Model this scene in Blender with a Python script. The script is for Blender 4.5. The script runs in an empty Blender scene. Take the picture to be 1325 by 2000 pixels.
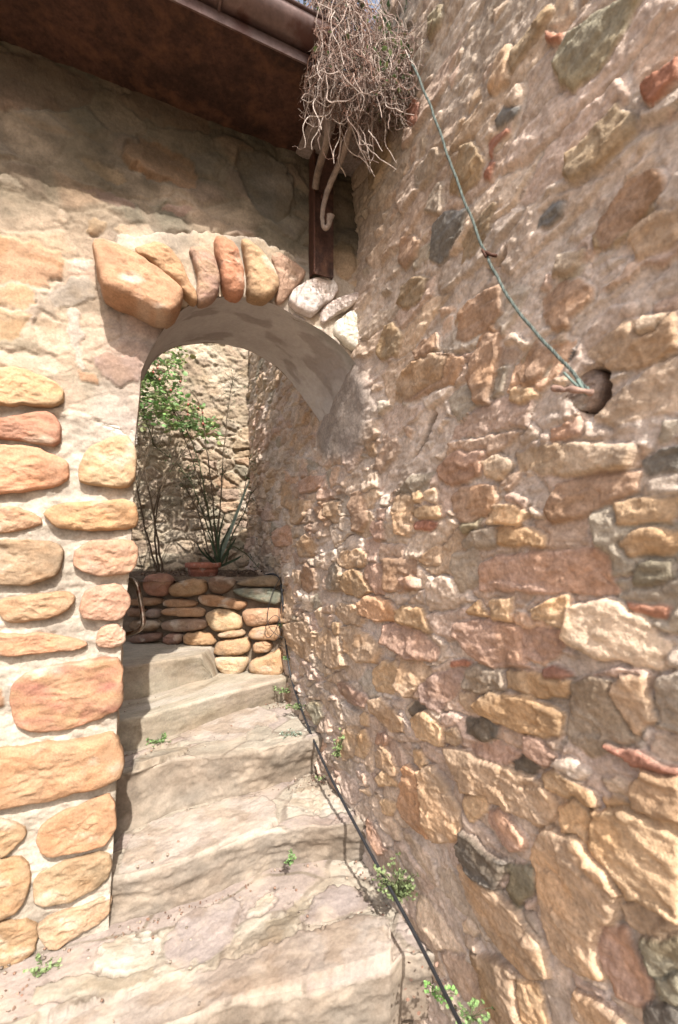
import bpy, math, random
import numpy as np
from mathutils import noise as mn, Vector
random.seed(7)
rng = np.random.default_rng(7)
SC = bpy.context.scene
COL = SC.collection
# ------------------------------------------------------------------ camera
F = 870.0; CX = 662.5; HY = 1060.0          # focal length in photo pixels, centre column, horizon row
cam = bpy.data.cameras.new('camera'); camo = bpy.data.objects.new('camera', cam); COL.objects.link(camo)
cam.sensor_fit = 'VERTICAL'; cam.sensor_height = 36; cam.lens = F / 2000 * 36; cam.shift_y = (HY - 1000) / 2000
camo.rotation_euler = (math.pi / 2, 0, 0); cam.clip_start = 0.05; cam.clip_end = 2000
cam.dof.use_dof = True; cam.dof.focus_distance = 2.5; cam.dof.aperture_fstop = 2.4
SC.camera = camo
# ------------------------------------------------------------------ light
EL = math.radians(49); LH = (-0.35, 0.937)   # horizontal direction in which the sunlight travels
ld = Vector((LH[0] * math.cos(EL), LH[1] * math.cos(EL), -math.sin(EL)))
w = bpy.data.worlds.new('World'); SC.world = w; w.use_nodes = True
nt = w.node_tree; sky = nt.nodes.new('ShaderNodeTexSky'); sky.sky_type = 'NISHITA'; sky.sun_disc = False
sky.sun_elevation = EL; sky.sun_rotation = math.atan2(-LH[0], -LH[1]); sky.dust_density = 5; sky.air_density = 1.0
hs_ = nt.nodes.new('ShaderNodeHueSaturation'); hs_.inputs['Saturation'].default_value = .68; hs_.inputs['Value'].default_value = 1.08
nt.links.new(sky.outputs[0], hs_.inputs['Color']); nt.links.new(hs_.outputs[0], nt.nodes['Background'].inputs[0]); nt.nodes['Background'].inputs[1].default_value = 0.15
sun = bpy.data.lights.new('sun', 'SUN'); suno = bpy.data.objects.new('sun', sun); COL.objects.link(suno)
sun.energy = 4.9; sun.angle = math.radians(0.55); sun.color = (1.0, 0.955, 0.89)
suno.rotation_euler = ld.to_track_quat('-Z', 'Y').to_euler(); suno.location = (1, -4, 6)
SC.view_settings.view_transform = 'Standard'; SC.view_settings.look = 'None'; SC.view_settings.exposure = 0.91
SC.view_settings.gamma = 1; SC.view_settings.use_curve_mapping = False
SC.cycles.max_bounces = 6; SC.cycles.diffuse_bounces = 4

# ------------------------------------------------------------------ helpers
def lin(c, k=1.0):
    c = np.asarray(c, float) / 255
    c = np.where(c <= .04045, c / 12.92, ((c + .055) / 1.055) ** 2.4)
    g = (c @ np.array([.3, .55, .15]))[..., None]
    return (c * .66 + g * .34 * np.array([1.04, 1.0, .93])) * .58 * k                # photo colours are sunlit: bring them down to base colours
def hsh(ix, iy, s):
    ix = ix.astype(np.int64); iy = iy.astype(np.int64)
    h = (ix * 374761393 + iy * 668265263 + s * 974634777) & 0xFFFFFFFF
    h = ((h ^ (h >> 13)) * 1274126177) & 0xFFFFFFFF
    h = ((h ^ (h >> 16)) * 2246822519) & 0xFFFFFFFF
    return ((h ^ (h >> 15)) & 0xFFFFFF) / float(0xFFFFFF)
def vn(x, y, s=0):
    fx = np.floor(x); fy = np.floor(y); tx = x - fx; ty = y - fy
    tx = tx * tx * tx * (tx * (tx * 6 - 15) + 10); ty = ty * ty * ty * (ty * (ty * 6 - 15) + 10)
    a = hsh(fx, fy, s); b = hsh(fx + 1, fy, s); c = hsh(fx, fy + 1, s); d = hsh(fx + 1, fy + 1, s)
    return (a + (b - a) * tx) * (1 - ty) + (c + (d - c) * tx) * ty - .5
def fbm(x, y, s=0, o=4, g=.5):
    r = 0; a = 1.0
    for i in range(o):
        r = r + a * vn(x * 2 ** i + i * 17.3, y * 2 ** i - i * 9.1, s + i); a *= g
    return r
def ss(a, b, x):
    t = np.clip((x - a) / (b - a), 0, 1); return t * t * (3 - 2 * t)
def voro(x, y, s=0, jit=.85):
    fx = np.floor(x); fy = np.floor(y)
    d1 = np.full(x.shape, 9.); d2 = d1.copy(); i1 = np.zeros(x.shape); j1 = i1.copy(); p1x = i1.copy(); p1y = i1.copy(); p2x = i1.copy(); p2y = i1.copy()
    for dx in (-1, 0, 1):
        for dy in (-1, 0, 1):
            cx = fx + dx; cy = fy + dy
            px = cx + .5 + (hsh(cx, cy, s) - .5) * jit; py = cy + .5 + (hsh(cx, cy, s + 50) - .5) * jit
            d = (px - x) ** 2 + (py - y) ** 2
            m = d < d1
            d2 = np.where(m, d1, np.minimum(d2, d)); m2 = (~m) & (d <= d2)
            p2x = np.where(m, p1x, np.where(m2, px, p2x)); p2y = np.where(m, p1y, np.where(m2, py, p2y))
            i1 = np.where(m, cx, i1); j1 = np.where(m, cy, j1); p1x = np.where(m, px, p1x); p1y = np.where(m, py, p1y); d1 = np.where(m, d, d1)
    sep = np.sqrt((p1x - p2x) ** 2 + (p1y - p2y) ** 2) + 1e-6
    return (d2 - d1) / (2 * sep), i1, j1, x - p1x, y - p1y
def sdf(P, X, Y):
    """signed distance to a closed polygon, positive inside"""
    P = np.asarray(P, float); Q = np.roll(P, -1, 0)
    d = np.full(X.shape, 1e9); ins = np.zeros(X.shape, bool)
    for (ax, ay), (bx, by) in zip(P, Q):
        ex, ey = bx - ax, by - ay; L = ex * ex + ey * ey + 1e-12
        t = np.clip(((X - ax) * ex + (Y - ay) * ey) / L, 0, 1)
        d = np.minimum(d, (X - ax - t * ex) ** 2 + (Y - ay - t * ey) ** 2)
        c = ((ay > Y) != (by > Y)) & (X < (bx - ax) * (Y - ay) / (by - ay + 1e-12) + ax)
        ins ^= c
    d = np.sqrt(d); return np.where(ins, d, -d)
def chaikin(P, n=2, closed=True):
    P = np.asarray(P, float)
    for _ in range(n):
        Q = np.roll(P, -1, 0)
        if closed: P = np.stack([P * .75 + Q * .25, P * .25 + Q * .75], 1).reshape(-1, P.shape[1])
        else:
            A, B = P[:-1], P[1:]
            P = np.vstack([P[:1], np.stack([A * .75 + B * .25, A * .25 + B * .75], 1).reshape(-1, P.shape[1]), P[-1:]])
    return P
def resample(P, n, closed=True):
    P = np.asarray(P, float); Q = np.vstack([P, P[:1]]) if closed else P
    L = np.r_[0, np.cumsum(np.linalg.norm(np.diff(Q, axis=0), axis=1))]
    t = np.linspace(0, L[-1], n, endpoint=not closed)
    return np.stack([np.interp(t, L, Q[:, k]) for k in range(Q.shape[1])], 1)
def ray(px, py): return np.array([(px - CX) / F, 1.0, (HY - py) / F])
def hit(px, py, P, n):
    d = ray(px, py); return d * (np.dot(P, n) / np.dot(d, n))
def at(px, py, y): return ray(px, py) * y
# ---- scene graph
def tag(o, label=None, cat=None, group=None, kind=None):
    if label: o['label'] = label
    if cat: o['category'] = cat
    if group: o['group'] = group
    if kind: o['kind'] = kind
    return o
def empty(name, loc, label, cat, group=None):
    o = bpy.data.objects.new(name, None); o.location = loc; o.empty_display_size = .1; COL.objects.link(o)
    return tag(o, label, cat, group)
def worldloc(o):
    v = Vector(o.location)
    while o.parent: o = o.parent; v += Vector(o.location)
    return v
def mesh(name, V, Fc, mat, parent=None, col=None, smooth=True, loc=None):
    V = np.asarray(V, float).reshape(-1, 3)
    off = np.array(worldloc(parent)) if parent else np.zeros(3)
    own = np.array(loc) if loc is not None else np.zeros(3)
    V2 = V - off - own
    m = bpy.data.meshes.new(name); m.vertices.add(len(V2)); m.vertices.foreach_set('co', V2.astype(np.float32).ravel())
    if isinstance(Fc, np.ndarray):
        k = Fc.shape[1]; nF = len(Fc); m.loops.add(nF * k); m.loops.foreach_set('vertex_index', Fc.astype(np.int32).ravel())
        m.polygons.add(nF); m.polygons.foreach_set('loop_start', np.arange(0, nF * k, k, dtype=np.int32))
        try: m.polygons.foreach_set('loop_total', np.full(nF, k, dtype=np.int32))
        except Exception: pass
    else:
        idx = [i for f in Fc for i in f]; tot = [len(f) for f in Fc]
        m.loops.add(len(idx)); m.loops.foreach_set('vertex_index', idx); m.polygons.add(len(Fc))
        m.polygons.foreach_set('loop_start', np.r_[0, np.cumsum(tot)[:-1]].astype(np.int32))
        try: m.polygons.foreach_set('loop_total', tot)
        except Exception: pass
    m.polygons.foreach_set('use_smooth', np.full(len(m.polygons), smooth))
    m.update(calc_edges=True); m.validate()
    if col is not None:
        c = np.ones((len(V), 4), np.float32); c[:, :3] = np.clip(np.broadcast_to(np.asarray(col), (len(V), 3)), 0, 1)
        a = m.color_attributes.new('Col', 'FLOAT_COLOR', 'POINT'); a.data.foreach_set('color', c.ravel())
    m.materials.append(mat)
    o = bpy.data.objects.new(name, m); COL.objects.link(o)
    if parent: o.parent = parent
    if loc is not None: o.location = Vector(loc)
    return o
def gridF(r, c, mask=None, flip=False):
    i = np.arange((r - 1) * (c - 1)); a = (i // (c - 1)) * c + i % (c - 1)
    q = np.stack([a, a + 1, a + c + 1, a + c], 1)
    if flip: q = q[:, ::-1]
    if mask is not None: q = q[mask.ravel()]
    return q
class MB:
    def __init__(s): s.V = []; s.F = []; s.C = []; s.n = 0
    def add(s, V, Fc, c=(.5, .5, .5)):
        V = np.asarray(V, float); s.V.append(V); s.F += [tuple(int(i) + s.n for i in f) for f in Fc]
        s.C.append(np.broadcast_to(np.asarray(c, float), (len(V), 3))); s.n += len(V)
    def tube(s, P, r, c=(.5, .5, .5), k=6, cap=True):
        P = np.asarray(P, float); n = len(P); r = np.broadcast_to(np.asarray(r, float), (n,))
        T = np.gradient(P, axis=0); T /= (np.linalg.norm(T, axis=1)[:, None] + 1e-9)
        up = np.array([.12, .23, .96]) if abs(T[0][2]) < .9 else np.array([.96, .2, .1])
        A = np.cross(T[0], up); A /= np.linalg.norm(A); V = []
        for i in range(n):
            A = A - T[i] * np.dot(A, T[i]); A /= (np.linalg.norm(A) + 1e-9); B = np.cross(T[i], A)
            for j in range(k):
                a = 2 * math.pi * j / k; V.append(P[i] + r[i] * (A * math.cos(a) + B * math.sin(a)))
        Fc = [(i * k + j, i * k + (j + 1) % k, (i + 1) * k + (j + 1) % k, (i + 1) * k + j) for i in range(n - 1) for j in range(k)]
        if cap: Fc += [tuple(range(k))[::-1], tuple((n - 1) * k + j for j in range(k))]
        s.add(V, Fc, c)
    def box(s, o, a, b, d, c=(.5, .5, .5)):
        o, a, b, d = [np.asarray(q, float) for q in (o, a, b, d)]
        V = [o, o + a, o + a + b, o + b, o + d, o + a + d, o + a + b + d, o + b + d]
        s.add(V, [(0, 3, 2, 1), (4, 5, 6, 7), (0, 1, 5, 4), (1, 2, 6, 5), (2, 3, 7, 6), (3, 0, 4, 7)], c)
    def build(s, name, mat, parent=None, smooth=True, loc=None):
        return mesh(name, np.vstack(s.V), s.F, mat, parent, np.vstack(s.C), smooth, loc)
# ---- materials
def material(name, rough=.9, bumps=((260, .25, .0015),), var=((9, .22), (60, .22)), col=None, metal=0, spec=.25, hue=None):
    """colour = 'Col' attribute (or col) varied by noise in world space, plus fine bump"""
    m = bpy.data.materials.new(name); m.use_nodes = True; t = m.node_tree; N = t.nodes; L = t.links
    b = N['Principled BSDF']; b.inputs['Roughness'].default_value = rough; b.inputs['Metallic'].default_value = metal
    b.inputs['Specular IOR Level'].default_value = spec
    g = N.new('ShaderNodeNewGeometry')
    if col is None:
        a = N.new('ShaderNodeAttribute'); a.attribute_name = 'Col'; cur = a.outputs['Color']
    else:
        a = N.new('ShaderNodeRGB'); a.outputs[0].default_value = (*col, 1); cur = a.outputs[0]
    for sc, am in var:
        n = N.new('ShaderNodeTexNoise'); n.inputs['Scale'].default_value = sc; n.inputs['Detail'].default_value = 5; n.inputs['Roughness'].default_value = .65
        L.new(g.outputs['Position'], n.inputs['Vector'])
        r = N.new('ShaderNodeMapRange'); r.inputs[1].default_value = .3; r.inputs[2].default_value = .7; r.inputs[3].default_value = 1 - am; r.inputs[4].default_value = 1 + am
        L.new(n.outputs['Fac'], r.inputs[0])
        x = N.new('ShaderNodeVectorMath'); x.operation = 'SCALE'; L.new(cur, x.inputs[0]); L.new(r.outputs[0], x.inputs['Scale']); cur = x.outputs[0]
    if hue:
        n = N.new('ShaderNodeTexNoise'); n.inputs['Scale'].default_value = hue[0]; n.inputs['Detail'].default_value = 6; n.inputs['Roughness'].default_value = .6
        L.new(g.outputs['Position'], n.inputs['Vector'])
        r = N.new('ShaderNodeMapRange'); r.inputs[1].default_value = hue[3]; r.inputs[2].default_value = hue[4]; r.inputs[4].default_value = hue[2]
        L.new(n.outputs['Fac'], r.inputs[0])
        x = N.new('ShaderNodeMix'); x.data_type = 'RGBA'; L.new(r.outputs[0], x.inputs[0]); L.new(cur, x.inputs[6]); x.inputs[7].default_value = (*hue[1], 1); cur = x.outputs[2]
    L.new(cur, b.inputs['Base Color'])
    prev = None
    for sc, st, dist in bumps:
        n = N.new('ShaderNodeTexNoise'); n.inputs['Scale'].default_value = sc; n.inputs['Detail'].default_value = 4; n.inputs['Roughness'].default_value = .6
        L.new(g.outputs['Position'], n.inputs['Vector'])
        u = N.new('ShaderNodeBump'); u.inputs['Strength'].default_value = st; u.inputs['Distance'].default_value = dist
        L.new(n.outputs['Fac'], u.inputs['Height'])
        if prev: L.new(prev, u.inputs['Normal'])
        prev = u.outputs[0]
    if prev: L.new(prev, b.inputs['Normal'])
    return m
M_WALL = material('rubble stone and mortar', 1.0, ((45, .6, .008), (190, .7, .003)), ((14, .2), (90, .26)), spec=.05, hue=(5, tuple(lin((150, 125, 95))), .45, .5, .72))
M_FACE = material('weathered plaster and stone', .98, ((60, .5, .005), (230, .6, .002)), ((11, .16), (110, .2)), hue=(4, tuple(lin((140, 122, 92))), .4, .5, .75))
M_STONE = material('rounded fieldstone', .88, ((28, .45, .012), (110, .6, .004), (300, .5, .0012)), ((16, .2), (140, .2)), hue=(13, tuple(lin((205, 160, 110))), .5, .52, .72))
M_STEP = material('worn step stone', .92, ((50, .5, .005), (240, .6, .0018)), ((9, .12), (90, .15)), hue=(7, tuple(lin((215, 190, 160))), .6, .5, .7))
M_VAULT = material('smooth lime plaster', .88, ((22, .35, .012), (160, .35, .002)), ((7, .10), (70, .08)), hue=(3.5, tuple(lin((120, 98, 86))), .45, .5, .7))
M_RUST = material('rusty steel sheet', .75, ((70, .4, .003), (300, .4, .001)), ((5, .5), (60, .45)), col=tuple(lin((84, 48, 32))), metal=.1, hue=(14, tuple(lin((150, 88, 38))), .6, .48, .75))
M_PATINA = material('weathered zinc with rust', .7, ((90, .4, .002),), ((8, .2), (90, .35)), col=tuple(lin((190, 168, 160))), metal=.1, hue=(24, tuple(lin((98, 50, 30))), .9, .56, .66))
M_GUTTER = material('brown zinc gutter', .45, ((60, .2, .002),), ((8, .25), (60, .2)), col=tuple(lin((128, 96, 90))), metal=.45, spec=.5, hue=(9, tuple(lin((100, 48, 32))), .9, .5, .62))
M_IRON = material('rusty iron', .6, ((200, .4, .001),), ((60, .4),), col=tuple(lin((110, 62, 40))), metal=.3)
M_WOOD = material('grey cracked timber', .9, ((120, .7, .003),), ((30, .3), (200, .3)))
M_TWIG = material('dry vine bark', .9, ((300, .4, .001),), ((25, .3), (120, .25)))
M_LEAF = material('green leaf', .55, ((300, .2, .0006),), ((40, .3), (150, .15)), spec=.35)
M_LITTER = material('dead leaf', .85, ((300, .3, .0006),), ((60, .3),))
M_RUB = material('black rubber', .45, ((300, .2, .0004),), ((40, .2),), col=(.022, .022, .024), spec=.3)
M_ROPE = material('green polypropylene rope', .7, ((600, .5, .0006),), ((80, .25),))
M_METAL = material('worn galvanised tube', .35, ((80, .2, .001),), ((50, .3),), col=tuple(lin((170, 150, 130))), metal=.85, hue=(30, tuple(lin((120, 66, 36))), .9, .5, .62))
M_TERRA = material('terracotta', .85, ((140, .4, .001),), ((30, .2), (120, .12)), col=tuple(lin((188, 100, 66))), hue=(20, tuple(lin((205, 180, 160))), .8, .55, .68))
M_HIP = material('rose hip skin', .35, (), ((90, .2),), col=tuple(lin((200, 70, 34))), spec=.5)
M_SOIL = material('soil', .95, ((60, .8, .02), (240, .7, .004)), ((12, .3), (90, .35)), col=tuple(lin((112, 86, 64))))
for m_ in (M_LEAF,):   # let light through the leaves
    b_ = m_.node_tree.nodes['Principled BSDF']
    b_.inputs['Transmission Weight'].default_value = 0.0; b_.inputs['Subsurface Weight'].default_value = 0.0
    tr = m_.node_tree.nodes.new('ShaderNodeBsdfTranslucent'); mx = m_.node_tree.nodes.new('ShaderNodeMixShader'); mx.inputs[0].default_value = .35
    src = b_.inputs['Base Color'].links[0].from_socket
    m_.node_tree.links.new(src, tr.inputs[0]); m_.node_tree.links.new(b_.outputs[0], mx.inputs[1]); m_.node_tree.links.new(tr.outputs[0], mx.inputs[2])
    m_.node_tree.links.new(mx.outputs[0], m_.node_tree.nodes['Material Output'].inputs[0])

# ------------------------------------------------------------------ planes of the place
P0 = np.array([-1.142, 1.5, 0.]); U = np.array([2.17, 1, 0.]); U /= np.linalg.norm(U)      # facade
NF = np.array([U[1], -U[0], 0.])                                                           # towards the viewer
WX = lambda y: 1.069 - .474 * y                                                            # right wall
PW = np.array([1.069, 0, 0.]); DW = np.array([-.474, 1, 0.]); LW = np.linalg.norm(DW); NW = np.array([-1, -.474, 0.]) / LW
def face_uv(px, py, h=0):
    q = hit(px, py, P0 + NF * h, NF); return np.array([np.dot(q - P0, U), q[2]])
def wall_uv(px, py):
    q = hit(px, py, PW, NW); return np.array([q[1], q[2]])        # (y, z)
T = lambda s, ox, oy, pts: [(x / s + ox, y / s + oy) for x, y in pts]
WC = np.array([196, 168, 142.])
C = dict(t=(198, 160, 120), y=(210, 165, 108), g=(140, 136, 112), d=(104, 100, 94), b=(172, 130, 98), p=(190, 142, 120), r=(170, 104, 80),
         w=(226, 206, 188), o=(150, 128, 92), c=(222, 192, 158), s=(112, 116, 118), n=(214, 148, 90), v=(176, 140, 130), q=(160, 146, 128))
C['W'] = (206, 188, 166)
C0 = dict(C)
for k_ in C:
    C[k_] = tuple(np.array(C[k_]) * (.68 if k_ not in 'dsgr' else .85) + WC * (.32 if k_ not in 'dsgr' else .15))
def relief(X, Y, stones, H, K, warp=.005, edge=.018, grow=.004, facet=False, joint=False):
    """stamp traced stones into height H and colour K; returns cover mask"""
    cov = np.zeros(X.shape)
    Xw = X + warp * fbm(X * 28, Y * 28, 3, 3) * 2; Yw = Y + warp * fbm(X * 28 + 40, Y * 28, 8, 3) * 2
    for k, (poly, ck, pr) in enumerate(stones):
        P = np.asarray(poly, float); P = P if facet else chaikin(P, 1); mn_, mx_ = P.min(0) - .04, P.max(0) + .04
        m = (X > mn_[0]) & (X < mx_[0]) & (Y > mn_[1]) & (Y < mx_[1])
        if not m.any(): continue
        x, y = Xw[m], Yw[m]; d = sdf(P, x, y) + (grow if pr > 0 else 0)
        if pr < 0:
            a = ss(-.004, .010, d); H[m] += pr * a; K[m] = K[m] * (1 - .35 * a[:, None]); cov[m] = np.maximum(cov[m], a); continue
        cx, cy = P.mean(0); r_ = np.random.default_rng(k + 11); tl = r_.normal(0, .085, 2); sz = min(.09, .5 * min(*(mx_ - mn_)))
        prof = ss(0, edge, d) * (.9 if facet else .78) + (.1 if facet else .22) * np.sqrt(np.clip(d / (sz * .7), 0, 1))
        hh = (pr * 1.0 if facet else pr) * prof + prof * (tl[0] * (x - cx) + tl[1] * (y - cy)) + ss(0, .02, d) * .006 * fbm(x * 11 + k * 7, y * 16, k + 5, 4, .55)
        a = ss(-.003, .004, d); H[m] = H[m] * (1 - a * .85) + hh * a - .005 * ss(-.009, 0, d) * (1 - a)
        if facet:
            e_, ci_, cj_, lx_, ly_ = voro(x * 11 + k, y * 17, k + 300); H[m] += a * ss(0, .02, d) * (.004 * (hsh(ci_, cj_, 3) - .5) + .016 * (hsh(ci_, cj_, 1) - .5) * lx_ + .018 * (hsh(ci_, cj_, 2) - .5) * ly_)
        c = lin(C[ck]) * (1 + r_.normal(0, .06)); c2 = c * np.array([1.0, .93, .84]) * (.8 + .4 * r_.random())
        mixv = ss(-.1, .35, fbm(x * 9 + k, y * 14, k, 3))[:, None]
        cc = c * (1 - mixv) + c2 * mixv
        if joint: jj = (ss(-.016, -.002, d) * ss(.004, -.002, d) * ss(-.3, .2, fbm(x * 9, y * 9, 13, 3)))[:, None]; K[m] = K[m] * (1 - .5 * jj) + lin((130, 104, 80)) * .5 * jj; H[m] -= .005 * jj[:, 0]
        aa = ss(0, .006, d)[:, None]; K[m] = K[m] * (1 - aa) + cc * aa; cov[m] = np.maximum(cov[m], ss(-.012, 0, d))
    return cov
# =================================================================== SETTING
G = 60.
n_ = 90; gx = np.sign(np.linspace(-1, 1, n_)) * np.abs(np.linspace(-1, 1, n_)) ** 3 * G; GX, GY = np.meshgrid(gx, gx)
GZ = -1.62 + .015 * fbm(GX * 3, GY * 3, 2) ; GZ[(np.abs(GX) < 3) & (GY > 1.3) & (GY < 6)] = -1.75
tag(mesh('ground', np.stack([GX, GY, GZ], -1), gridF(n_, n_), material('pale dusty ground', .95, ((30, .5, .01),), ((2, .2), (40, .2)), col=tuple(lin((176, 150, 120))))), kind='structure')

# =================================================================== RIGHT WALL
ALLR = []
def R(s, ox, oy, pts, c, pr=.016): ALLR.append(([tuple(wall_uv(*q)) for q in T(s, ox, oy, pts)], c, pr))
t8 = (1.963, 650, 1250); t7 = (1.963, 650, 600); ta = (4.141, 540, 820); tb = (4.417, 560, 1280); tc = (4.417, 680, 400); td = (3.841, 980, 400); te = (3.897, 660, 0); t4 = (2.524, 800, 0)
R(*t8, [(150,230),(200,225),(280,300),(285,350),(230,340),(160,270)], 't', .022)
R(*t8, [(165,120),(210,80),(260,85),(275,120),(240,200),(180,190)], 'y', .02)
R(*t8, [(280,70),(330,60),(380,120),(350,180),(310,210),(270,170)], 't', .025)
R(*t8, [(345,190),(400,130),(500,110),(480,200),(420,270),(360,240)], 'v', .012)
R(*t8, [(505,180),(520,110),(580,80),(660,110),(675,180),(600,200)], 'q', .02)
R(*t8, [(680,125),(820,130),(930,170),(900,215),(760,210),(690,180)], 'y', .014)
R(*t8, [(560,240),(620,205),(780,220),(900,290),(880,360),(760,355),(620,300)], 'y', .03)
R(*t8, [(500,205),(550,205),(560,270),(520,265),(500,240)], 't', .012)
R(*t8, [(935,170),(1000,140),(1110,150),(1090,230),(1170,370),(1000,440),(915,380)], 'q', .012)
R(*t8, [(1120,140),(1220,140),(1225,290),(1170,350),(1110,240),(1090,200)], 't', .02)
R(*t8, [(450,345),(490,330),(510,370),(480,400),(450,385)], 'c', .022)
R(*t8, [(525,300),(600,295),(650,330),(640,380),(570,380),(530,350)], 'd', .014)
R(*t8, [(445,410),(520,420),(700,490),(830,560),(880,640),(830,720),(700,660),(510,570)], 't', .026)
R(*t8, [(750,370),(800,375),(860,440),(830,470),(750,450)], 'p', .022)
R(*t8, [(700,450),(740,440),(790,480),(770,500),(710,490)], 'd', .012)
R(*t8, [(540,410),(640,400),(720,430),(680,465),(560,440)], 'p', .008)
R(*t8, [(850,470),(920,455),(990,490),(950,525),(880,520)], 'w', .02)
R(*t8, [(810,510),(850,495),(1000,570),(1020,620),(950,625),(830,560)], 'y', .024)
R(*t8, [(1060,405),(1150,420),(1260,470),(1330,500),(1330,525),(1180,480)], 'r', .03)
R(*t8, [(1065,545),(1110,530),(1160,550),(1160,610),(1090,600)], 'w', .012)
R(*t8, [(1040,600),(1150,620),(1345,700),(1345,750),(1200,700),(1070,640)], 'y', .016)
R(*t8, [(1160,550),(1200,500),(1345,540),(1345,700),(1180,630)], 't', .026)
R(*t8, [(1005,650),(1150,650),(1345,750),(1345,1080),(1150,980),(1010,850),(1000,720)], 'y', .036)
R(*t8, [(890,640),(960,610),(1000,650),(990,800),(950,800),(900,730)], 'y', .024)
R(*t8, [(780,800),(840,730),(960,760),(1080,870),(1130,960),(1060,1100),(1030,1290),(900,1240),(840,1190),(800,1000),(775,880)], 't', .03)
R(*t8, [(1060,1100),(1130,1110),(1150,1200),(1220,1300),(1200,1400),(1100,1370),(1040,1260),(1030,1150)], 'p', .012)
R(*t8, [(1120,1010),(1200,1010),(1345,1090),(1345,1140),(1210,1130),(1140,1080)], 't', .014)
R(*t8, [(1210,1160),(1345,1150),(1345,1290),(1240,1290),(1200,1220)], 'g', .024)
R(*t8, [(500,720),(560,760),(640,830),(690,850),(640,960),(560,910),(510,830)], 'd', .042)
R(*t8, [(690,870),(780,870),(770,960),(720,1015),(690,970)], 'g', .018)
R(*t8, [(600,655),(660,660),(750,760),(740,800),(690,800),(610,710)], 'p', .022)
R(*t8, [(515,595),(600,610),(590,650),(540,690),(515,650)], 'y', .02)
R(*t8, [(290,480),(330,500),(350,600),(370,760),(300,700),(260,640)], 'n', .028)
R(*t8, [(345,500),(400,480),(450,560),(500,650),(500,760),(400,770),(370,700)], 't', .03)
R(*t8, [(320,420),(350,425),(365,470),(350,490),(325,460)], 'y', .022)
R(*t8, [(490,860),(600,930),(720,1020),(800,1150),(840,1290),(750,1290),(620,1150),(520,980)], 't', .026)
R(*t8, [(540,1200),(640,1230),(740,1300),(800,1480),(680,1480),(600,1400)], 't', .03)
R(*t8, [(500,1090),(530,1075),(555,1110),(540,1135),(505,1115)], 'w', .014)
R(*t8, [(940,1360),(1040,1400),(1160,1480),(1000,1490),(940,1440)], 't', .03)
R(*t8, [(720,1300),(800,1330),(830,1480),(740,1440)], 'y', .02)
R(*t8, [(1200,1420),(1290,1400),(1340,1440),(1340,1490),(1210,1490)], 'd', .02)
R(*t8, [(1250,1310),(1345,1300),(1345,1400),(1270,1370)], 'g', .02)
R(*t8, [(300,270),(330,240),(370,250),(350,290),(310,295)], 'd', .006)
R(*t8, [(310,300),(370,275),(440,330),(430,400),(340,370)], 'y', .026)
R(*t8, [(820,110),(860,105),(920,130),(900,140),(830,135)], 'r', .012)
R(*t8, [(460,85),(530,85),(520,100),(460,98)], 'r', .008)
R(*t7, [(570,1000),(650,960),(840,940),(1040,930),(1060,960),(1090,1090),(800,1085),(580,1080)], 'p', .012)
R(*t7, [(1190,990),(1240,965),(1310,975),(1310,1030),(1240,1060),(1170,1060)], 'g', .018)
R(*t7, [(1200,600),(1260,560),(1345,545),(1345,620),(1220,640)], 's', .01)
R(*t7, [(505,840),(540,810),(580,815),(575,850),(520,865)], 'g', .024)
R(*t7, [(620,760),(700,760),(760,790),(740,830),(610,830)], 'y', .022)
R(*t7, [(640,850),(780,850),(830,880),(820,910),(640,910)], 'y', .02)
R(*t7, [(515,910),(560,870),(640,850),(640,920),(530,930)], 'q', .022)
R(*t7, [(410,610),(470,560),(590,560),(580,640),(460,680),(415,650)], 'p', .014)
R(*t7, [(460,740),(500,690),(630,690),(640,740),(600,800),(500,825)], 'b', .014)
R(*t7, [(480,1210),(600,1200),(730,1240),(750,1374),(600,1374),(520,1310),(480,1260)], 'p', .02)
R(*t7, [(740,1240),(900,1240),(910,1290),(840,1340),(750,1350)], 'p', .01)
R(*t7, [(920,1160),(1060,1120),(1200,1180),(1300,1300),(1250,1374),(1000,1330),(910,1260)], 'c', .024)
R(*t7, [(1150,1140),(1300,1155),(1300,1175),(1160,1160)], 'r', .014)
R(*t7, [(780,1160),(860,1120),(920,1110),(900,1220),(790,1190)], 'y', .02)
R(*t7, [(615,1130),(700,1120),(690,1200),(620,1190)], 'y', .018)
R(*t7, [(530,1160),(570,1130),(600,1180),(560,1180)], 'y', .02)
R(*t7, [(590,590),(640,570),(690,600),(660,650),(600,650)], 'c', .016)
R(*t7, [(690,320),(760,310),(790,340),(740,365),(690,350)], 'y', .016)
R(*t7, [(840,470),(950,435),(970,490),(860,520)], 'p', .012)
R(*t7, [(240,330),(300,230),(420,180),(510,200),(470,290),(280,360)], 'b', .016)
R(*t7, [(530,200),(600,60),(640,100),(600,360),(550,350)], 'b', .02)
R(*t7, [(720,200),(770,140),(830,200),(820,260),(740,260)], 'q', .008)
R(*t7, [(830,780),(880,680),(1000,640),(1190,640),(1180,700),(1000,790),(860,830)], 'b', .014)
R(*t7, [(1100,760),(1200,740),(1345,740),(1300,820),(1120,830)], 'y', .014)
R(*t7, [(1120,900),(1200,860),(1345,870),(1310,930),(1150,940)], 'y', .014)
R(*t7, [(480,950),(560,930),(560,1060),(500,1090),(470,1010)], 'q', .012)
R(*t7, [(990,170),(1120,60),(1325,20),(1330,150),(1180,240),(1050,230)], 't', .014)
R(*t7, [(700,560),(830,540),(1000,530),(1180,540),(1160,610),(900,640),(720,620)], 'c', .016)
R(*ta, [(615,700),(640,600),(700,570),(740,700),(760,800),(700,890),(650,890),(640,780)], 'b', .022)
R(*ta, [(110,720),(180,650),(290,660),(280,780),(200,840),(130,830)], 't', .022)
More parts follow.
